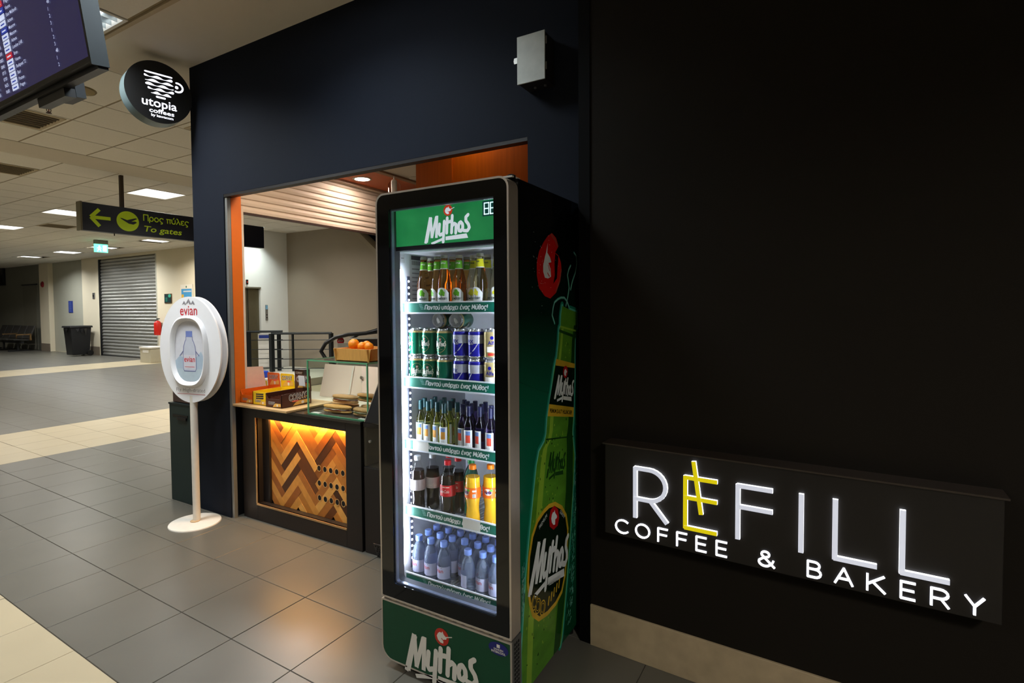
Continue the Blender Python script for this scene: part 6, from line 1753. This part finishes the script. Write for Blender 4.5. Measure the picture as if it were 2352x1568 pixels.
z1, z2 = SH[1], SH[1] + 0.1157
mc_ = [(1.792, 1.4225, -0.75), (1.792, 1.355, -0.25), (1.79, 1.279, -0.05)]
lbs = [('green beer can at the far left of the upper row', 'green beer can, middle one of three in the upper row', 'green beer can showing its full oval logo, right of three in the upper row'),
       ('green beer can at the far left of the lower row', 'green beer can, middle one of three in the lower row', 'green beer can next to the blue cans in the lower row')]
first = True
for lv, z in enumerate((z2, z1)):
    for k, (x, y, r) in enumerate(mc_):
        place(cm, first, (x, y, z), r if lv == 0 else (0.55, 0.2, -1.0)[k], lbs[lv][k]); first = False
fb = [(1.79, 1.199, 0.25), (1.79, 1.128, 0.2), (1.853, 1.094, 0.15)]
flb = [('blue and silver beer can next to the green ones, upper row', 'blue and silver beer can, second in the upper row', 'blue and silver beer can set back in the upper row by the gold can'),
       ('blue and silver beer can next to the green ones, lower row', 'blue and silver beer can, second in the lower row', 'blue and silver beer can set back in the lower row by the gold can')]
first = True
for lv, z in enumerate((z2, z1)):
    for k, (x, y, r) in enumerate(fb):
        place(cx_f, first, (x, y, z), r if lv == 0 else (0.1, -0.6, -0.3)[k], flb[lv][k]); first = False
place(cgold, True, (1.79, 1.056, z2), 0.5, 'gold beer can at the right edge of the upper row')
place(cgold, False, (1.79, 1.056, z1), 0.2, 'gold beer can at the right edge of the lower row')
for k, (y, lb) in enumerate(((1.292, 'green beer can lying on its side on top of the stack, left one'), (1.2245, 'green beer can lying on its side on top of the stack, right one'))):
    o = dup(cm, (0, 0, 0), 0, lb)
    o.matrix_world = Matrix.Translation((1.875, y, z2 + 0.1157 + 0.0335)) @ Matrix.Rotation(0.15 * k, 4, 'Z') @ Matrix.Rotation(math.radians(-90), 4, 'Y') @ Matrix.Rotation(0.5, 4, 'Z')

# small wine bottles
def wine(kind):
    R = 0.0205
    o = MB().lathe([(0.0001, 0.004), (0.014, 0.0), (0.019, 0.001), (R, 0.005), (R, 0.102), (0.0185, 0.116), (0.0120, 0.130), (0.0085, 0.143), (0.0080, 0.180), (0.0001, 0.180)], 20).build('wine_bottle', G_WW if kind == 'white' else G_RW, smooth=50)
    capm = mat('wine_cap_green', rgb(20, 62, 66), 0.35) if kind == 'white' else mat('wine_cap_navy', rgb(24, 26, 66), 0.35)
    MB().lathe([(0.0098, 0.146), (0.0100, 0.148), (0.0100, 0.1845), (0.0085, 0.186), (0.0001, 0.186)], 16).build('screw_cap', capm, o, smooth=40)
    f = cylinder_map(R)
    b = MB(); b.rect(-0.020, 0.012, 0.020, 0.092, f, 0.0004, 0, 8)
    b.rect(-0.008, 0.042, 0.011, 0.088, f, 0.0007, 1 if kind == 'white' else 3, 4); b.rect(-0.008, 0.072, 0.011, 0.088, f, 0.0009, 2, 4)
    for k in range(4): b.rect(-0.014, 0.018 + k * 0.005, 0.012, 0.0195 + k * 0.005, f, 0.0007, 4, 3)
    b.build('label', [M_WLB, mat('wine_art_amber', rgb(214, 150, 60), 0.4), mat('wine_art_blue', rgb(110, 140, 200), 0.4), mat('wine_art_red', rgb(226, 80, 60), 0.4), mat('wine_ink', rgb(170, 174, 186), 0.4)], o)
    return tag(o, 'wine bottle', 'bottle', 'small wine bottles on the third shelf')
ww, rw = wine('white'), wine('red')
zw = SH[2]
W1 = [(1.815, 1.425, 0.1, 'small white wine bottle at the far left of the front row'), (1.805, 1.378, 0.0, 'small white wine bottle, second from the left in front'), (1.806, 1.331, -0.3, 'small white wine bottle, third from the left in front'),
      (1.792, 1.287, 0.2, 'small white wine bottle standing foremost, fourth from the left'), (1.838, 1.254, 2.6, 'small white wine bottle turned with its back to the glass'),
      (1.862, 1.440, 0.0, 'small white wine bottle behind the far left one'), (1.855, 1.395, 0.0, 'small white wine bottle in the second row, second from left'), (1.855, 1.345, 0.0, 'small white wine bottle in the second row, third from left'), (1.850, 1.300, 0.0, 'small white wine bottle in the second row behind the foremost one'),
      (1.91, 1.42, 0.0, 'small white wine bottle in the back row, left'), (1.91, 1.37, 0.0, 'small white wine bottle in the back row, middle'), (1.905, 1.32, 0.0, 'small white wine bottle in the back row, right')]
W2 = [(1.812, 1.210, -0.25, 'dark wine bottle next to the white ones in the front row'), (1.793, 1.168, 0.25, 'dark wine bottle, second dark one in the front row'), (1.800, 1.120, -0.3, 'dark wine bottle, third dark one in the front row'), (1.793, 1.068, 0.1, 'dark wine bottle at the right frame edge'),
      (1.880, 1.230, 0.0, 'dark wine bottle in the second row, leftmost'), (1.845, 1.188, 0.0, 'dark wine bottle in the second row, second'), (1.85, 1.143, 0.0, 'dark wine bottle in the second row, third'), (1.845, 1.095, 0.0, 'dark wine bottle in the second row, fourth'),
      (1.905, 1.262, 0.0, 'dark wine bottle in the back row, left'), (1.90, 1.205, 0.0, 'dark wine bottle in the back row, middle'), (1.90, 1.155, 0.0, 'dark wine bottle in the back row, right')]
for k, (x, y, r, lb) in enumerate(W1): place(ww, k == 0, (x, y, zw), r, lb)
for k, (x, y, r, lb) in enumerate(W2): place(rw, k == 0, (x, y, zw), r, lb)

# soft drinks
def pet(name, prof_shape, liq, fill, capc, label, group, H=0.235):
    cola = prof_shape == 'cola'
    if cola:
        pr = [(0.0001, 0.003), (0.020, 0.0), (0.026, 0.002), (0.030, 0.012), (0.0295, 0.035), (0.027, 0.055), (0.0285, 0.075), (0.0315, 0.10), (0.0315, 0.135), (0.029, 0.155), (0.021, 0.185), (0.0145, 0.208), (0.0125, 0.218), (0.0125, 0.222), (0.0001, 0.222)]
    else:
        pr = [(0.0001, 0.003), (0.022, 0.0), (0.028, 0.003), (0.0305, 0.015), (0.0285, 0.040), (0.0255, 0.062), (0.0275, 0.085), (0.031, 0.105), (0.0315, 0.145), (0.030, 0.165), (0.022, 0.193), (0.014, 0.208), (0.0125, 0.215), (0.0125, 0.222), (0.0001, 0.222)]
    o = MB().lathe(pr, 26).build('soda_bottle', G_PET if fill else liq, smooth=50)
    if fill:
        top = 0.178 if cola else 0.190
        li2 = [(max(0.0001, r - 0.0012), z + 0.0008) for r, z in pr if z <= top] 
        rl = li2[-1][0]
        MB().lathe(li2 + [(rl * 0.98, top - 0.002), (0.0001, top - 0.002)], 22).build('drink', liq, o, smooth=50)
    MB().lathe([(0.0136, 0.2165), (0.0146, 0.217), (0.0146, 0.233), (0.0125, H), (0.0001, H)], 20).build('cap', capc, o, smooth=40)
    R = 0.0318
    f = cylinder_map(R)
    b = MB(); label(b, f)
    b.build('label', label.mats, o)
    return tag(o, 'soda', 'bottle', group)
M_CRED = mat('cola_red', rgb(206, 22, 34), 0.35)
M_FOR = mat('fanta_orange', rgb(246, 110, 18), 0.35)
def wrapband(b, f, z0, z1, mi, R=0.0318):
    b.rect(-math.pi * R, z0, math.pi * R, z1, f, 0.0003, mi, 28)
def lab_cola(b, f):
    wrapband(b, f, 0.095, 0.140, 0)
    b.text('Coca-Cola', 0.004, 0.110, 0.017, f, 0.0007, 1, bold=0.01, shear=0.25, width=0.05, align='c')
    b.stroke([(-0.022, 0.103), (0.0, 0.106), (0.028, 0.103)], 0.0018, f, 0.0006, 1, rnd=False); b.rect(0.0, 0.131, 0.03, 0.134, f, 0.0006, 1, 3)
    b.rect(-0.045, 0.100, -0.033, 0.134, f, 0.0006, 2, 2)
    for k in range(7): b.rect(-0.044, 0.102 + k * 0.0045, -0.034, 0.104 + k * 0.0045, f, 0.0008, 3, 2)
lab_cola.mats = [M_CRED, M_OUT, mat('label_pale', rgb(206, 214, 200), 0.4), mat('label_grey', rgb(90, 110, 90), 0.4)]
def lab_light(b, f):
    wrapband(b, f, 0.095, 0.140, 0)
    b.flat([(-0.03, 0.098), (0.026, 0.098), (0.020, 0.122), (-0.034, 0.122)], f, 0.0005, 1)
    b.text('Coca-Cola', -0.003, 0.104, 0.016, f, 0.0008, 2, bold=0.01, shear=0.25, width=0.048, align='c')
lab_light.mats = [mat('light_silver', rgb(214, 204, 208), 0.35), M_CRED, M_OUT]
def lab_fanta(b, f):
    wrapband(b, f, 0.108, 0.150, 0)
    b.ell(-0.006, 0.132, 0.017, 0.013, f, 0.0005, 2, 16); b.ell(0.008, 0.140, 0.007, 0.005, f, 0.0006, 3, 10)
    b.text('Fanta', -0.006, 0.126, 0.018, f, 0.0008, 1, bold=0.035, width=0.03, align='c', rot=0.15)
    b.rect(0.024, 0.112, 0.037, 0.126, f, 0.0006, 2, 3); b.rect(0.024, 0.134, 0.04, 0.141, f, 0.0006, 2, 3)
    for k in range(4): b.rect(0.0255, 0.114 + k * 0.003, 0.0355, 0.1153 + k * 0.003, f, 0.0008, 1, 2)
lab_fanta.mats = [M_FOR, mat('fanta_navy', rgb(40, 50, 120), 0.4), mat('fanta_white', rgb(240, 236, 226), 0.4), mat('fanta_leaf', rgb(110, 190, 60), 0.4)]
def lab_green(b, f):
    wrapband(b, f, 0.100, 0.142, 0); b.text('Sprite', 0, 0.112, 0.022, f, 0.0007, 1, bold=0.03, width=0.045, align='c')
lab_green.mats = [mat('sprite_label', rgb(20, 120, 70), 0.35), M_OUT]
GS_ = 'soft drink bottles on the fourth shelf'
zs4 = SH[3]
s1 = pet('light', 'cola', G_COKE, True, mat('cap_silver', rgb(206, 212, 216), 0.35), lab_light, GS_)
place(s1, True, (1.782, 1.420, zs4), -0.5, 'cola bottle with a silver cap and silver label at the far left')
place(s1, False, (1.838, 1.384, zs4), 0.5, 'cola bottle with a silver cap standing behind the far left one')
s2 = pet('cola', 'cola', G_COKE, True, M_CRED, lab_cola, GS_)
place(s2, True, (1.786, 1.268, zs4), -0.15, 'cola bottle with red cap and red label in front of the shelf')
place(s2, False, (1.852, 1.262, zs4), -0.4, 'cola bottle with red cap standing right behind the front one')
place(s2, False, (1.878, 1.325, zs4), 0.6, 'dark cola bottle set back between the silver and red capped ones')
s4 = pet('sprite', 'fanta', G_SPR, False, mat('cap_green', rgb(16, 140, 70), 0.35), lab_green, GS_)
place(s4, True, (1.850, 1.196, zs4), 0.3, 'green lemonade bottle half hidden behind the orange drinks')
s3 = pet('fanta', 'fanta', G_FANTA, True, mat('cap_orange', rgb(250, 130, 20), 0.35), lab_fanta, GS_)
place(s3, True, (1.786, 1.148, zs4), -0.25, 'orange soda bottle standing foremost beside the red cola')
place(s3, False, (1.824, 1.088, zs4), 0.35, 'orange soda bottle, second, at the right door edge')
place(s3, False, (1.888, 1.050, zs4), 0.0, 'orange soda bottle at the back, mostly behind the right frame')

# water bottles
M_WCAP = mat('water_cap', rgb(120, 150, 226), 0.35, var=0.02)
M_WLAB = mat('water_label', rgb(196, 200, 232), 0.4, var=0.02)
def water():
    R = 0.0292
    o = MB().lathe([(0.0001, 0.006), (0.014, 0.002), (0.020, 0.0), (0.026, 0.003), (R, 0.012), (0.0275, 0.020), (R, 0.030), (R, 0.096), (0.0285, 0.110), (0.0260, 0.125), (0.0205, 0.140), (0.0145, 0.150), (0.0130, 0.157), (0.0130, 0.166), (0.0001, 0.166)], 24).build('water_bottle', G_WAT, smooth=40)
    MB().lathe([(0.0140, 0.1585), (0.0152, 0.159), (0.0152, 0.178), (0.0135, 0.1805), (0.0001, 0.1805)], 20).build('cap', M_WCAP, o, smooth=40)
    f = cylinder_map(R)
    b = MB(); b.rect(-0.042, 0.034, 0.042, 0.084, f, 0.0004, 0, 16)
    b.text('evian', -0.012, 0.060, 0.023, f, 0.0008, 1, bold=0.004, width=0.046, align='c')
    for x in (-0.016, -0.006, 0.004): b.flat([(x - 0.005, 0.0775), (x, 0.083), (x + 0.001, 0.079)], f, 0.0008, 2)
    b.stroke([(-0.03, 0.045), (0.03, 0.045)], 0.0008, f, 0.0007, 2, rnd=False)
    b.build('label', [M_WLAB, MATS['evian_red'], mat('water_ink', rgb(120, 126, 150), 0.4)], o)
    return tag(o, 'water bottle', 'bottle', 'small water bottles on the bottom shelf')
wb = water()
zw5 = SH[4]
cols = ['first', 'second', 'third', 'fourth', 'fifth', 'sixth', 'seventh']
rowsn = ['front row', 'second row', 'third row', 'back row']
first = True
for j in range(4):
    for i in range(7):
        if j == 0 and i == 3: continue
        x = 1.792 + 0.0625 * j + random.uniform(-0.0012, 0.0012)
        y = 1.4235 - 0.0632 * i + random.uniform(-0.001, 0.001)
        if j == 0 and i in (4, 6): x -= 0.008
        place(wb, first, (x, y, zw5), random.uniform(-0.35, 0.15) if not (j == 0 and i == 4) else -1.1, 'small water bottle with pale blue cap, %s from the left in the %s' % (cols[i], rowsn[j]))
        first = False
